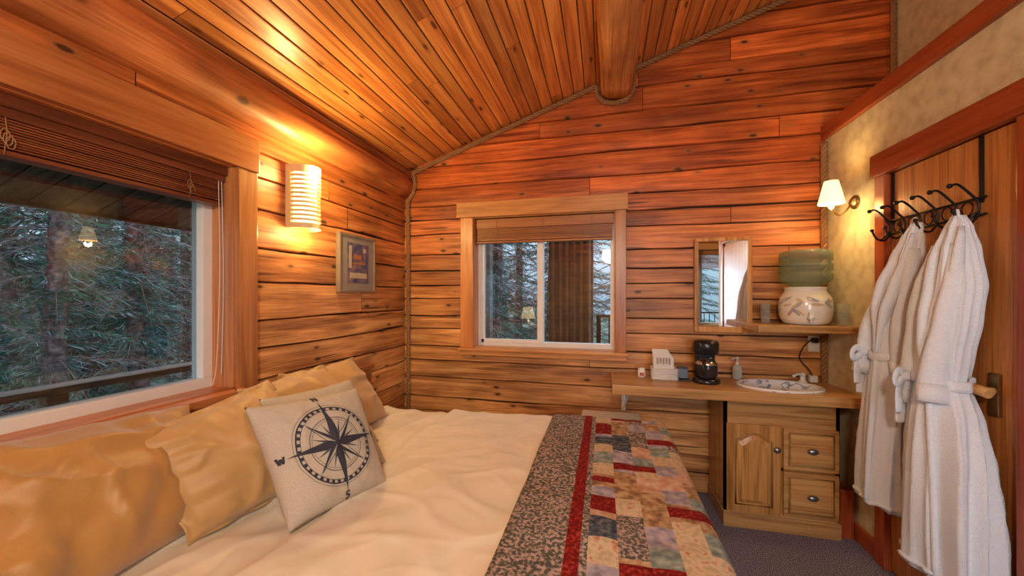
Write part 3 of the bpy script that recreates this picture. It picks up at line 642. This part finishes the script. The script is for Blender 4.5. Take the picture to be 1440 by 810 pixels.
def cover(sx,sy,off,amp=1):
    x,dx=wrap(sx,BX1+off)
    cyy=(BY0+BY1)/2; hw=(BY1-BY0)/2+off
    y,dy=wrap(abs(sy-cyy),hw); 
    drop=max(dx,dy)+.25*min(dx,dy)
    y=cyy+math.copysign(y,sy-cyy)
    z=BZ+off-drop
    h=.012*nz(x*2.2,y*2.0,1)+.006*nz(x*5.5+y*2,y*4,5)
    fade=1/(1+drop*30)
    z+=h*amp*fade
    if dx>.06: x+=.018*math.sin(sy*11+nz(sy*3,0,0)*3)*min(1,(dx-.06)*4)+.012*min(1,dx*3)
    if dy>.06: y+=math.copysign(.018*math.sin(sx*11+2)*min(1,(dy-.06)*4)+.012,sy-cyy)
    return V((x,y,max(z,.02)))
def ridge(a,b,c): return (1-abs(nz(a,b,c))*2.2)
mb=MB(); S0,S1=BX0,BX1+.45; T0,T1=BY0-.42,BY1+.42
def fn(u,v):
    sx=S0+(S1-S0)*u; sy=T0+(T1-T0)*v
    p=cover(sx,sy,.012)
    if p.z>BZ-.05:
        ex=-1.04+.05*nz(sy*1.3,0,9)
        k=min(1,max(0,(p.x-ex)/.03)); p.z+=.026*k*k*(3-2*k)
        w=max(0,ridge(p.x*.9+p.y*.9,p.x*3.2-p.y*2.4,2)-.45)*.016
        w+=max(0,ridge(p.x*2.4-p.y*1.0,p.y*3.6+p.x*1.0,7)-.6)*.015
        w+=max(0,ridge(p.x*5+p.y*2,p.y*6-p.x*2.0,17)-.7)*.008
        w+=.0025*nz(p.x*11,p.y*9,4)
        edge=min(1,max(0,(BX1-.4-p.x)*5))
        p.z+=w*max(.3,edge)
        if p.x<ex: p.z+=.012*max(0,ridge(p.x*8,p.y*2.2,6)-.4)
    return p
mb.surf(fn,220,240,'sheet'); o=mb.obj('duvet',bed)
def qm(name,cols,scale,pos=None,detail=2): return speckle('quilt_'+name,cols,scale,.95,.25,pos=pos,dist=.002,detail=detail)
Q={'F':qm('grey_floral',[(.08,.075,.065),(.24,.21,.17),(.48,.32,.29)],85,[.42,.52,.6]),
'R':qm('red_calico',[(.13,.006,.006),(.25,.010,.008),(.34,.05,.03)],90,[.4,.55,.65]),
'L':qm('lavender',[(.20,.18,.23),(.36,.32,.39),(.52,.44,.42)],30),
'C':qm('cream_print',[(.46,.36,.22),(.62,.50,.34),(.45,.20,.12)],40,[.35,.55,.7]),
'T':qm('tan_leaf',[(.18,.09,.045),(.40,.24,.12),(.55,.40,.24)],32),
'S':qm('slate',[(.025,.03,.05),(.07,.085,.11),(.18,.19,.20)],50),
'O':qm('rose_tan',[(.46,.22,.13),(.55,.34,.23),(.62,.50,.38)],26),
'G':qm('grey_green',[(.13,.17,.16),(.23,.28,.26),(.40,.41,.35)],40)}
cell=.0225; QX0=-.32; nxq=int((BX1+.33-QX0)/cell); QY0=BY0-.36; nyq=int((BY1+.34-QY0)/cell)
rnd=random.Random(5); patch={}
def qmat(i,j):
    if i<9: return Q['F']
    if i<11: return Q['R']
    if i<12: return Q['F']
    a=i-12; bcol=a//4; brow=(j)//5
    period=brow%6
    if bcol in (1,2) and period==2 and (j%5) in (1,2,3): return Q['R']
    if bcol in (0,) and brow%7==4 : return Q['R'] 
    if bcol in (3,4) and period==5 and (j%5) in (1,2,3): return Q['R']
    if bcol==0 and period in (1,) and (j%5) in (0,1): return Q['R']
    if bcol==5 : return Q['R'] if brow%4<2 else Q['F']
    key=(bcol,brow if bcol%2 else (j+2)//5)
    if key not in patch: patch[key]=rnd.choice('LCTSOGLCTFOC')
    return Q[patch[key]]
mb=MB()
def fq(u,v):
    i=u*nxq;j=v*nyq; sx=QX0+i*cell; sy=QY0+j*cell
    p=cover(sx,sy,.034)
    if p.z>BZ-.04:
        p.z+=.024+.008*nz(p.x*5,p.y*5,8)
        p.z+=.004*(abs(math.sin((i-12)*math.pi/4))*abs(math.sin(j*math.pi/5)))
    return p
mb.surf(fq,nxq,nyq,None,matfn=qmat); o=mb.obj('patchwork_quilt',bed)
sm=o.modifiers.new('thick','SOLIDIFY'); sm.thickness=.014; sm.offset=-1
# pillows
def pillow(name,C,th,mat,flange=0,seed=0,n=56,parent=bed,sag=.05,wr=1.0):
    BL,BR,TR,TL=[V(c) for c in C]; N_=((BR-BL).cross(TL-BL)).normalized()
    if N_.x<0: N_=-N_
    def P(u,v,side):
        uu=u*(1-sag*(1-v*v)); vv=v*(1-sag*(1-u*u))
        a=(uu+1)/2;b=(vv+1)/2
        p=BL.lerp(BR,a).lerp(TL.lerp(TR,a),b)
        fu=min(1,abs(u)/(1-flange)); fv=min(1,abs(v)/(1-flange))
        t=(max(0,1-fu**2.2)*max(0,1-fv**2.2))**.5
        w=.05*nz(u*1.3+seed,v*1.3,seed)
        ed=max(abs(u),abs(v)); g_=max(0,(ed-.35)/.65)
        s_=u if abs(v)>abs(u) else v
        gat=g_*(1-g_*.5)*(.10*math.sin(s_*13+seed+2*nz(s_*2,seed,1))+.08*nz(s_*9,seed,ed*1.5))
        fold_=.20*max(0,ridge(u*.9+v*.5+seed,v*1.1-u*.5,seed+2)-.5)+.16*max(0,ridge(u*2.2+seed,v*.9+u*.6,seed+9)-.62)
        w+=wr*(gat+fold_)
        fl=0
        if flange and (fu>=1 or fv>=1): fl=.010*math.sin(u*14+seed)*abs(v)+.010*math.sin(v*12+seed)*abs(u)
        return p+N_*(side*(th*.5*t*(1+w*1.3)+.004)+fl)
    mb=MB()
    grid=[]
    for side in (1,-1):
        g=[[None]*(n+1) for _ in range(n+1)]
        for i in range(n+1):
            for j in range(n+1):
                if side==-1 and (i in(0,n) or j in(0,n)): g[i][j]=grid[0][i][j]
                else: g[i][j]=mb.bm.verts.new(P(-1+2*i/n,-1+2*j/n,side))
        grid.append(g)
        for i in range(n):
            for j in range(n): mb.face([g[i][j],g[i+1][j],g[i+1][j+1],g[i][j+1]],mat,smooth=True)
    mb.obj(name,parent); return P,N_
pillow('tan_sham_pillow',[(-1.28,.36,.71),(-1.38,1.06,.69),(-1.62,1.16,1.06),(-1.62,.40,1.10)],.28,'sham',.0,1,wr=1.7)
pillow('tan_sham_pillow.001',[(-1.38,1.55,.69),(-1.42,2.28,.69),(-1.60,2.14,1.09),(-1.62,1.56,1.09)],.20,'sham2',.05,2,wr=1.3)
pillow('cream_sham_pillow',[(-1.24,1.30,.69),(-1.22,1.88,.69),(-1.50,1.76,1.12),(-1.50,1.24,1.10)],.18,'sham2',.06,3,wr=1.3)
pillow('tan_flanged_pillow',[(-1.30,.93,.69),(-1.19,1.50,.69),(-1.44,1.36,1.13),(-1.47,.84,1.05)],.23,'sham2',.07,4,wr=1.7)
pillow('canvas_pillow',[(-1.12,1.18,.70),(-1.01,1.60,.70),(-1.17,1.55,1.10),(-1.32,1.20,1.09)],.13,'canvas',0,5)
P,N_=pillow('compass_pillow',[(-1.03,1.05,.70),(-.90,1.43,.70),(-1.04,1.42,1.10),(-1.24,1.07,1.10)],.17,'canvas',0,6,wr=.6)
mb=MB()
def S(u,v): return P(u,v,1)+N_*.0022
def strip(A,B):
    a=[mb.bm.verts.new(S(*p)) for p in A]; b=[mb.bm.verts.new(S(*p)) for p in B]
    for i in range(len(a)-1): mb.face([a[i],a[i+1],b[i+1],b[i]],'ink')
cu,cv=0.02,.02; KS=1.12
def pol(r,a): return (cu+KS*r*math.sin(a),cv+KS*r*math.cos(a))
def ring(r1,r2,n=72,a0=0,a1=2*math.pi):
    strip([pol(r1,a0+(a1-a0)*i/n) for i in range(n+1)],[pol(r2,a0+(a1-a0)*i/n) for i in range(n+1)])
ring(.605,.625); ring(.558,.566); ring(.42,.43); ring(.385,.39); ring(.655,.66)
for k in range(36):
    a=2*math.pi*k/36; ring(.566,.605,3,a,a+2*math.pi/72)
def pol2(a,r,w): return (cu+KS*(r*math.sin(a)+w*math.cos(a)),cv+KS*(r*math.cos(a)-w*math.sin(a)))
def point(a,L,w,half=True):
    n=12
    for sgn in (1,-1):
        A=[];B=[]
        for i in range(n+1):
            t=i/n; r=L*t
            wd=w*(t/.2) if t<.2 else w*(1-t)/.8
            if half and sgn==-1:
                A.append(pol2(a,r,sgn*wd)); B.append(pol2(a,r,sgn*max(0,wd-.010)))
            else: A.append(pol2(a,r,sgn*wd)); B.append(pol2(a,r,0))
        strip(A,B)
for k in range(4): point(k*math.pi/2,.76,.07,False)
for k in range(4): point(k*math.pi/2+math.pi/4,.56,.06,True)
for k in range(8): point(k*math.pi/4+math.pi/8,.40,.022,True)
ring(.0,.05,16)
def stroke(p,q,w=.016):
    d=V((q[0]-p[0],q[1]-p[1])); nn_=V((-d.y,d.x)).normalized()*w
    A=[];B=[]
    for i in range(5):
        x=p[0]+d.x*i/4; y=p[1]+d.y*i/4; A.append((x+nn_.x,y+nn_.y)); B.append((x-nn_.x,y-nn_.y))
    strip(A,B)
def letter(ch,ox,oy,s=.075):
    G={'N':[((-1,-1),(-1,1)),((-1,1),(1,-1)),((1,-1),(1,1))],'E':[((-.8,-1),(-.8,1)),((-.8,1),(.9,1)),((-.8,0),(.6,0)),((-.8,-1),(.9,-1))],
       'S':[((.8,.9),(-.7,.9)),((-.7,.9),(-.8,.1)),((-.8,.1),(.8,-.1)),((.8,-.1),(.7,-.9)),((.7,-.9),(-.8,-.9))],'W':[((-1.2,1),(-.6,-1)),((-.6,-1),(0,.6)),((0,.6),(.6,-1)),((.6,-1),(1.2,1))]}
    for a,b in G[ch]: stroke((ox+a[0]*s*.7,oy+a[1]*s),(ox+b[0]*s*.7,oy+b[1]*s))
letter('N',.02,.93,.05); letter('S',.02,-.90,.06); letter('E',.93,.02,.05); letter('W',-.90,.02,.055)
mb.obj('compass_print',bed)
# ---------------------------------------------------------------- hook rack
mb=MB(); hx=XR-.022; ya,yb=1.965,2.455; bz=1.90
for y in (ya,yb): 
    mb.box((XR-.006,y-.010,bz-.02),(XR-.002,y+.010,DZ),'iron',.001)
    mb.tube(spline([(hx,y,bz-.06),(hx-.03,y+.02,bz-.10),(hx-.055,y+.03,bz-.06)]),.0045,'iron',7)
mb.tube([(hx+.01,ya-.03,bz),(hx+.01,yb+.03,bz)],.005,'iron',8); mb.tube([(hx+.01,ya-.03,bz-.07),(hx+.01,yb+.03,bz-.07)],.005,'iron',8)
for k in range(6):
    y=ya+(yb-ya)*k/5
    mb.tube(spline([(hx-.085,y,bz+.055),(hx-.06,y,bz+.06),(hx-.02,y,bz+.02),(hx+.008,y,bz-.02),(hx+.005,y,bz-.07),(hx-.02,y,bz-.105),(hx-.055,y,bz-.095),(hx-.075,y,bz-.055)],6),.0048,'iron',7)
    mb.sphere((hx-.088,y,bz+.055),.010,'iron'); mb.sphere((hx-.076,y,bz-.05),.009,'iron')
    if k<5: 
        ym_=y+(yb-ya)/10; mb.tube([V((hx+.008,ym_+.026*math.cos(a*math.pi/8),bz-.035+.03*math.sin(a*math.pi/8))) for a in range(16)],.003,'iron',6,closed=True)
mb.obj('over_door_hook_rack')
# ---------------------------------------------------------------- robes
def robe(rows,knotdir,beltz,seed,sleeve,front):
    e=empty('bathrobe'); mb=MB(); 
    def at(z):
        for a,b in zip(rows,rows[1:]):
            if b[0]<=z<=a[0]:
                t=(a[0]-z)/(a[0]-b[0]); t=t*t*(3-2*t)*.5+t*.5; return [a[i]+(b[i]-a[i])*t for i in range(5)]
        return list(rows[-1]) if z<rows[-1][0] else list(rows[0])
    ztop,zbot=rows[0][0],rows[-1][0]
    def fold(a,z):
        amp=.06+.26*min(1,abs(z-beltz)/.30+.2)
        def rdg(x): return 1-2*abs(math.sin(x))**.8
        w=rdg(2.5*a+seed+.9*nz(z*.9,seed,0))*.45+rdg(4.5*a+2.1*seed+1.3*nz(z*1.1,seed,4))*.35+.6*nz(math.cos(a)*2,math.sin(a)*2,z*1.2+seed)
        return 1+amp*w
    def pos(a,z,off=0):
        _,cx,cy_,rx_,ry_=at(z); f=fold(a,z)
        return V((min(cx+(rx_*f+off)*math.cos(a),XR-.012),cy_+(ry_*f+off)*math.sin(a),z+ (.012*math.sin(3*a+seed) if z<zbot+.01 else 0)))
    def fn(u,v): return pos(2*math.pi*u,ztop+(zbot-ztop)*v)
    g=mb.surf(fn,130,90,'terry',closeu=True)
    mb.face([q[0] for q in g],'terry'); mb.face([q[-1] for q in g],'terry')
    mb.obj('body',e)
    mb=MB()
    for sg in (-1,1):
        pts=[]
        for i in range(16):
            t=i/15; z=ztop-.05+(beltz-ztop+.05)*t
            pts.append(pos(front+sg*(.75*(1-t)+.03),z,.004))
        mb.tube(pts,[.010+.018*math.sin(math.pi*min(1,t_/15*1.1)) for t_ in range(16)],'terry',10,flat=(1,.7))
    mb.tube([pos(front+.12,beltz-(beltz-zbot)*i/14,.002) for i in range(15)],.012,'terry',8)
    mb.tube([pos(2*math.pi*i/80,zbot+.015,.003) for i in range(80)],.010,'terry',6,closed=True)
    mb.obj('collar',e)
    mb=MB()
    for (a,zend) in sleeve:
        pts=[];rr_=[]
        for i in range(20):
            t=i/19; z=ztop-.12+(zend-ztop+.12)*t
            pts.append(pos(a+.12*math.sin(t*3+seed),z,-.008+.022*t)); rr_.append(.024+.026*min(1,t*1.6)-.005*math.sin(t*11+seed))
        mb.tube(pts,rr_,'terry',18,flat=(1,.6))
        mb.tube([pts[-3],pts[-2],pts[-1]+V((0,0,-.005))],[rr_[-1]+.006]*3,'terry',18,flat=(1,.62))
    mb.obj('sleeves',e)
    mb=MB()
    g=[]; n=64
    for i in range(n):
        a=2*math.pi*i/n; row=[]
        for dz,off in ((-.022,.004),(-.016,.014),(.016,.014),(.022,.004)):
            p=pos(a,beltz+dz+.012*math.sin(a*2+seed),off); row.append(mb.bm.verts.new(p))
        g.append(row)
    for i in range(n):
        for k in range(3): mb.face([g[i][k],g[(i+1)%n][k],g[(i+1)%n][k+1],g[i][k+1]],'terry',smooth=True)
    K=pos(knotdir,beltz,.024); out=V((math.cos(knotdir),math.sin(knotdir),0)); tn=V((-out.y,out.x,0))
    mb.sphere(K,.028,'terry',(1,1,.85))
    for sg in (-1,1):
        lp=[K,K+tn*.035*sg+out*.02+V((0,0,.025)),K+tn*.07*sg+out*.03+V((0,0,.008)),K+tn*.075*sg+out*.03+V((0,0,-.025)),K+tn*.04*sg+out*.02+V((0,0,-.025)),K]
        mb.tube(spline(lp,6),.013,'terry',10,flat=(1.3,.6))
    for sg,ln in ((-.5,.22),(.7,.16)):
        lp=[K+out*.01,K+tn*.03*sg+out*.02+V((0,0,-.05)),K+tn*.045*sg+out*.022+V((0,0,-ln*.6)),K+tn*.05*sg+out*.02+V((0,0,-ln))]
        mb.tube(spline(lp,6),.017,'terry',10,flat=(1.3,.4))
    mb.obj('belt',e)
    mb=MB(); t=at(ztop); mb.tube(spline([(t[1]-.01,t[2]-.015,ztop-.01),(XR-.09,t[2]-.01,ztop+.02),(XR-.085,t[2]+.01,ztop+.02),(t[1]-.01,t[2]+.015,ztop-.01)]),.005,'terry',8); mb.obj('hanger_loop',e)
robe([(1.83,1.43,1.965,.020,.022),(1.78,1.425,1.96,.040,.042),(1.68,1.415,1.955,.065,.070),(1.544,1.405,1.95,.080,.098),(1.40,1.395,1.965,.085,.102),(1.25,1.39,1.985,.080,.098),(1.14,1.39,1.995,.074,.092),(.99,1.385,1.975,.095,.125),(.81,1.38,1.96,.105,.145),(.60,1.375,1.945,.112,.155),(.36,1.375,1.94,.112,.158)],2.5,1.14,1.3,[(3.9,1.06),(2.0,1.02)],3.5)
robe([(1.84,1.43,2.18,.018,.02),(1.78,1.425,2.19,.036,.036),(1.68,1.42,2.21,.055,.055),(1.55,1.41,2.24,.07,.078),(1.376,1.405,2.275,.075,.085),(1.20,1.40,2.305,.068,.08),(.985,1.40,2.32,.085,.105),(.70,1.40,2.335,.092,.118),(.43,1.40,2.34,.092,.118)],2.4,1.20,4.1,[(2.2,1.10),(4.6,1.12)],3.3)
# ---------------------------------------------------------------- things behind the viewer
ns=MB(); nx_=-1.43
ns.box((nx_-.25,-1.35,.06),(nx_+.25,-.9,.52),'oak_z',.01); ns.box((nx_-.28,-1.37,.52),(nx_+.28,-.88,.55),'oak_x',.006); ns.box((nx_-.2,-.905,.31),(nx_+.2,-.885,.49),'oak_x',.006); ns.box((nx_-.2,-.905,.10),(nx_+.2,-.885,.28),'oak_x',.006)
for x in (nx_-.22,nx_+.18):
    for y in (-1.32,-.97): ns.box((x,y,0),(x+.04,y+.04,.07),'oak_z')
ns.obj('nightstand')
lx,ly,lz=-1.50,-1.05,-.10
tl=empty('table_lamp'); mb=MB(); mb.lathe([(.001,.651+lz),(.08,.651+lz),(.08,.67+lz),(.03,.69+lz),(.05,.76+lz),(.07,.84+lz),(.05,.94+lz),(.015,1.0+lz),(.012,1.15+lz),(.001,1.15+lz)],(lx,ly,0),'ceramic',24); mb.obj('base',tl)
mb=MB(); mb.lathe([(.15,1.13+lz),(.09,1.36+lz),(.088,1.36+lz),(.148,1.13+lz)],(lx,ly,0),M['glow'],28); mb.obj('lamp_shade',tl); plight('lamp_bulb',(lx,ly,1.24+lz),18,WARM,.05,tl)
pd=empty('fill_pendant'); mb=MB(); px_,py_=.1,-.7; zc_=ceilz(px_)-.2  # added fixture out of view, carries the general warm fill light
mb.tube([(px_,py_,2.42),(px_,py_,zc_+.06)],.006,'brass',8); mb.lathe([(.06,zc_+.04),(.06,zc_+.01),(.01,zc_-.01)],(px_,py_,0),'brass',20); mb.obj('stem',pd)
mb=MB(); mb.lathe([(.001,2.44),(.05,2.43),(.10,2.38),(.13,2.33),(.125,2.325)],(px_,py_,0),'ceramic',28); mb.obj('glass_shade',pd)
plight('fill_pendant_bulb',(px_,py_,2.22),112,(1,.86,.66),.14,pd)
R=R1
l=bpy.data.lights.new('daylight_fill','AREA'); l.shape='RECTANGLE'; l.size=R[1]-R[0]; l.size_y=R[3]-R[2]; l.energy=60; l.color=(.72,.86,1)  # added area lamp outside the rear window, cool fill for the robes
o=bpy.data.objects.new('daylight_fill',l); o.location=((R[0]+R[1])/2,YR-.3,(R[2]+R[3])/2); o.rotation_euler=(math.radians(90),0,0); sc.collection.objects.link(o)
# ---------------------------------------------------------------- outside
mb=MB(); e=empty('porch_roof')
y=-3.0
while y<4.6:
    A=[(XL-.2,2.36),(-3.0,2.00)]
    t=random.random()
    P4=[(A[0][0],y+.004,A[0][1]),(A[1][0],y+.004,A[1][1]),(A[1][0],y+.136,A[1][1]),(A[0][0],y+.136,A[0][1])]
    mb.quad(P4,'soffit',t); y+=.14
mb.quad([(XL-.2,-3,2.375),(-3.0,-3,2.015),(-3.0,4.6,2.015),(XL-.2,4.6,2.375)],'gap')
mb.box((-3.04,-3,1.98),(-3.0,4.6,2.14),'soffit'); mb.obj('soffit',e)
mb=MB()
mb.box((-3.09,-3,.95),(-2.93,3.0,.99),'rail',.005); mb.box((-3.04,-3,.78),(-2.99,3.0,.87),'rail',.005); mb.box((-3.04,-3,.30),(-2.99,3.0,.38),'rail',.005)
for y in (-2,-.3,1.4,2.9): mb.box((-3.06,y,-.1),(-2.97,y+.09,.95),'rail',.004)
mb.box((-3.15,-3,-.16),(XL-.2,3.1,-.1),'rail')
mb.obj('deck_railing')
mb=MB(); 
mb.box((-.10,4.9,1.22),(2.6,4.94,1.25),'iron'); mb.box((-.10,4.9,.35),(2.6,4.94,.38),'iron')
for k in range(24): mb.box((-.06+k*.11,4.91,.38),(-.045+k*.11,4.925,1.22),'iron')
mb.box((-.10,4.90,-.1),(-.06,4.94,1.22),'iron'); mb.box((2.56,4.90,-.1),(2.6,4.94,1.22),'iron')
mb.obj('iron_railing')
mb=MB()
cur=plain('porch_curtain_canvas',(.24,.13,.07),.9)
def cf(u,v): 
    x=-.645+.49*u; return V((x,4.48+.03*math.sin(u*38)+.01*math.sin(u*90),-.09+2.75*v))
mb.surf(cf,70,6,cur); mb.obj('porch_curtain')
mb=MB(); mb.box((-1.55,4.60,-.1),(-1.42,4.74,2.8),'rail',.01); mb.box((-.19,4.66,-.1),(-.13,4.72,2.8),'rail',.01); mb.box((-2.6,4.60,2.66),(3,4.74,2.85),'rail',.01); mb.obj('porch_post')
mb=MB(); mb.box((-2.6,YB+.25,-.16),(3,5.0,-.1),'rail'); mb.obj('back_deck')
mb=MB()
def gf(u,v):
    x=-40+80*u;y=-30+80*v
    return V((x,y,-1.0+.3*nz(x*.3,y*.3,0)+ (max(0,-x-6)*.12)))
mb.surf(gf,60,60,'ground'); mb.obj('ground')
def tree_mesh(seed,h,lowest):
    r=random.Random(seed); mb=MB(); n=10
    mb.tube([V((.12*nz(i*.4,seed,0),.12*nz(i*.4,seed,5),h*i/n)) for i in range(n+1)],[.13*(1-i/n)+.015 for i in range(n+1)],'bark',9)
    nb=240
    for b in range(nb):
        t=b/nb; z=lowest+(h-lowest)*t**1.1; L=(.5+1.9*(1-t))*r.uniform(.4,1.1); a=r.uniform(0,6.283); d=V((math.cos(a),math.sin(a),0)); rise=r.uniform(-.1,.3)
        pts=[V((0,0,z))+d*L*k/5+V((.04*nz(k,b,1),.04*nz(k,b,2),rise*L*k/5-.38*L*(k/5)**1.5+.06*nz(k,b,3))) for k in range(6)]
        mb.tube(pts,[.011*(1-k/6)+.002 for k in range(6)],'bark',3,caps=False)
        bare=r.random()<.5
        side=V((-d.y,d.x,0)); ns_=int(L/(.055 if bare else .020)); 
        for k in range(2,ns_):
            q=k/ns_; i=min(4,int(q*5)); f=q*5-i; p=pts[i].lerp(pts[i+1],f)
            for sg in (-1,1):
                ln=(.04+.13*(1-q))*r.uniform(.4,1.5)*(1.7 if bare else 1); mt='needle2' if bare else ('needle' if r.random()<.8 else 'needle2')
                tip=p+side*sg*ln*r.uniform(.4,1)+d*ln*r.uniform(.1,.9)+V((0,0,-ln*r.uniform(-.5,.9))); w_=(d*.006+V((0,0,.006)))*(.4 if bare else 1)
                mb.face([mb.bm.verts.new(v_) for v_ in (p,p.lerp(tip,.55)+w_*1.2,tip,p.lerp(tip,.5)-w_*1.2)],mt)
    me=bpy.data.meshes.new('conifer_tree'); mb.bm.to_mesh(me); mb.bm.free()
    for m in mb.mats: me.materials.append(m)
    return me
TM=[tree_mesh(1,9,.2),tree_mesh(2,11,.6),tree_mesh(3,8,.1)]
rt=random.Random(11); pos_=[(-7.2,4.36),(-7.0,3.38),(-7.8,2.2),(-8.2,5.9),(-7.4,.6),(-6.6,6.6),(-3.6,8.2),(-2.2,7.6),(-3.0,9.4),(-5.0,9.0),(-1.4,10.2)]
for i in range(30): pos_.append((rt.uniform(-18,-9.5),rt.uniform(-3,15)))
for i in range(8): pos_.append((rt.uniform(-7,-1.6),rt.uniform(11,16)))
for x,y in ((-.6,15),(.8,17),(2.4,15.5),(-1.6,12.5),(4.5,18),(-2.6,6.9),(4.5,-14),(7,-12)): pos_.append((x,y))
for i,(x,y) in enumerate(pos_):
    o=bpy.data.objects.new('conifer_tree',TM[i%3]); sc.collection.objects.link(o); o.location=(x,y,-1+max(0,-x-6)*.12-.15); o.rotation_euler=(0,0,rt.uniform(0,6.28)); s_=rt.uniform(.85,1.15); o.scale=(s_,s_,s_)
# world
wd_=bpy.data.worlds.new('World'); sc.world=wd_; wd_.use_nodes=True; N=wd_.node_tree.nodes; L=wd_.node_tree.links
bg=N['Background']; tc=N.new('ShaderNodeTexCoord'); sp=N.new('ShaderNodeSeparateXYZ'); rp=N.new('ShaderNodeValToRGB'); L.new(tc.outputs['Generated'],sp.inputs[0]); L.new(sp.outputs['Z'],rp.inputs[0])
rp.color_ramp.elements[0].position=0; rp.color_ramp.elements[0].color=(.20,.30,.38,1); rp.color_ramp.elements[1].position=.55; rp.color_ramp.elements[1].color=(.72,.88,1.0,1)
L.new(rp.outputs[0],bg.inputs[0]); bg.inputs[1].default_value=2.5
# camera
cd=bpy.data.cameras.new('camera'); cam=bpy.data.objects.new('camera',cd); sc.collection.objects.link(cam)
cam.location=(0,0,1.5); cam.rotation_euler=(math.radians(90),0,math.radians(13.78)); cd.sensor_width=36; cd.lens=13.25; cd.shift_y=10/1440; cd.clip_start=.02
sc.camera=cam
try:
    sc.view_settings.view_transform='Standard'; sc.view_settings.look='None'
except Exception as ex: print(ex)
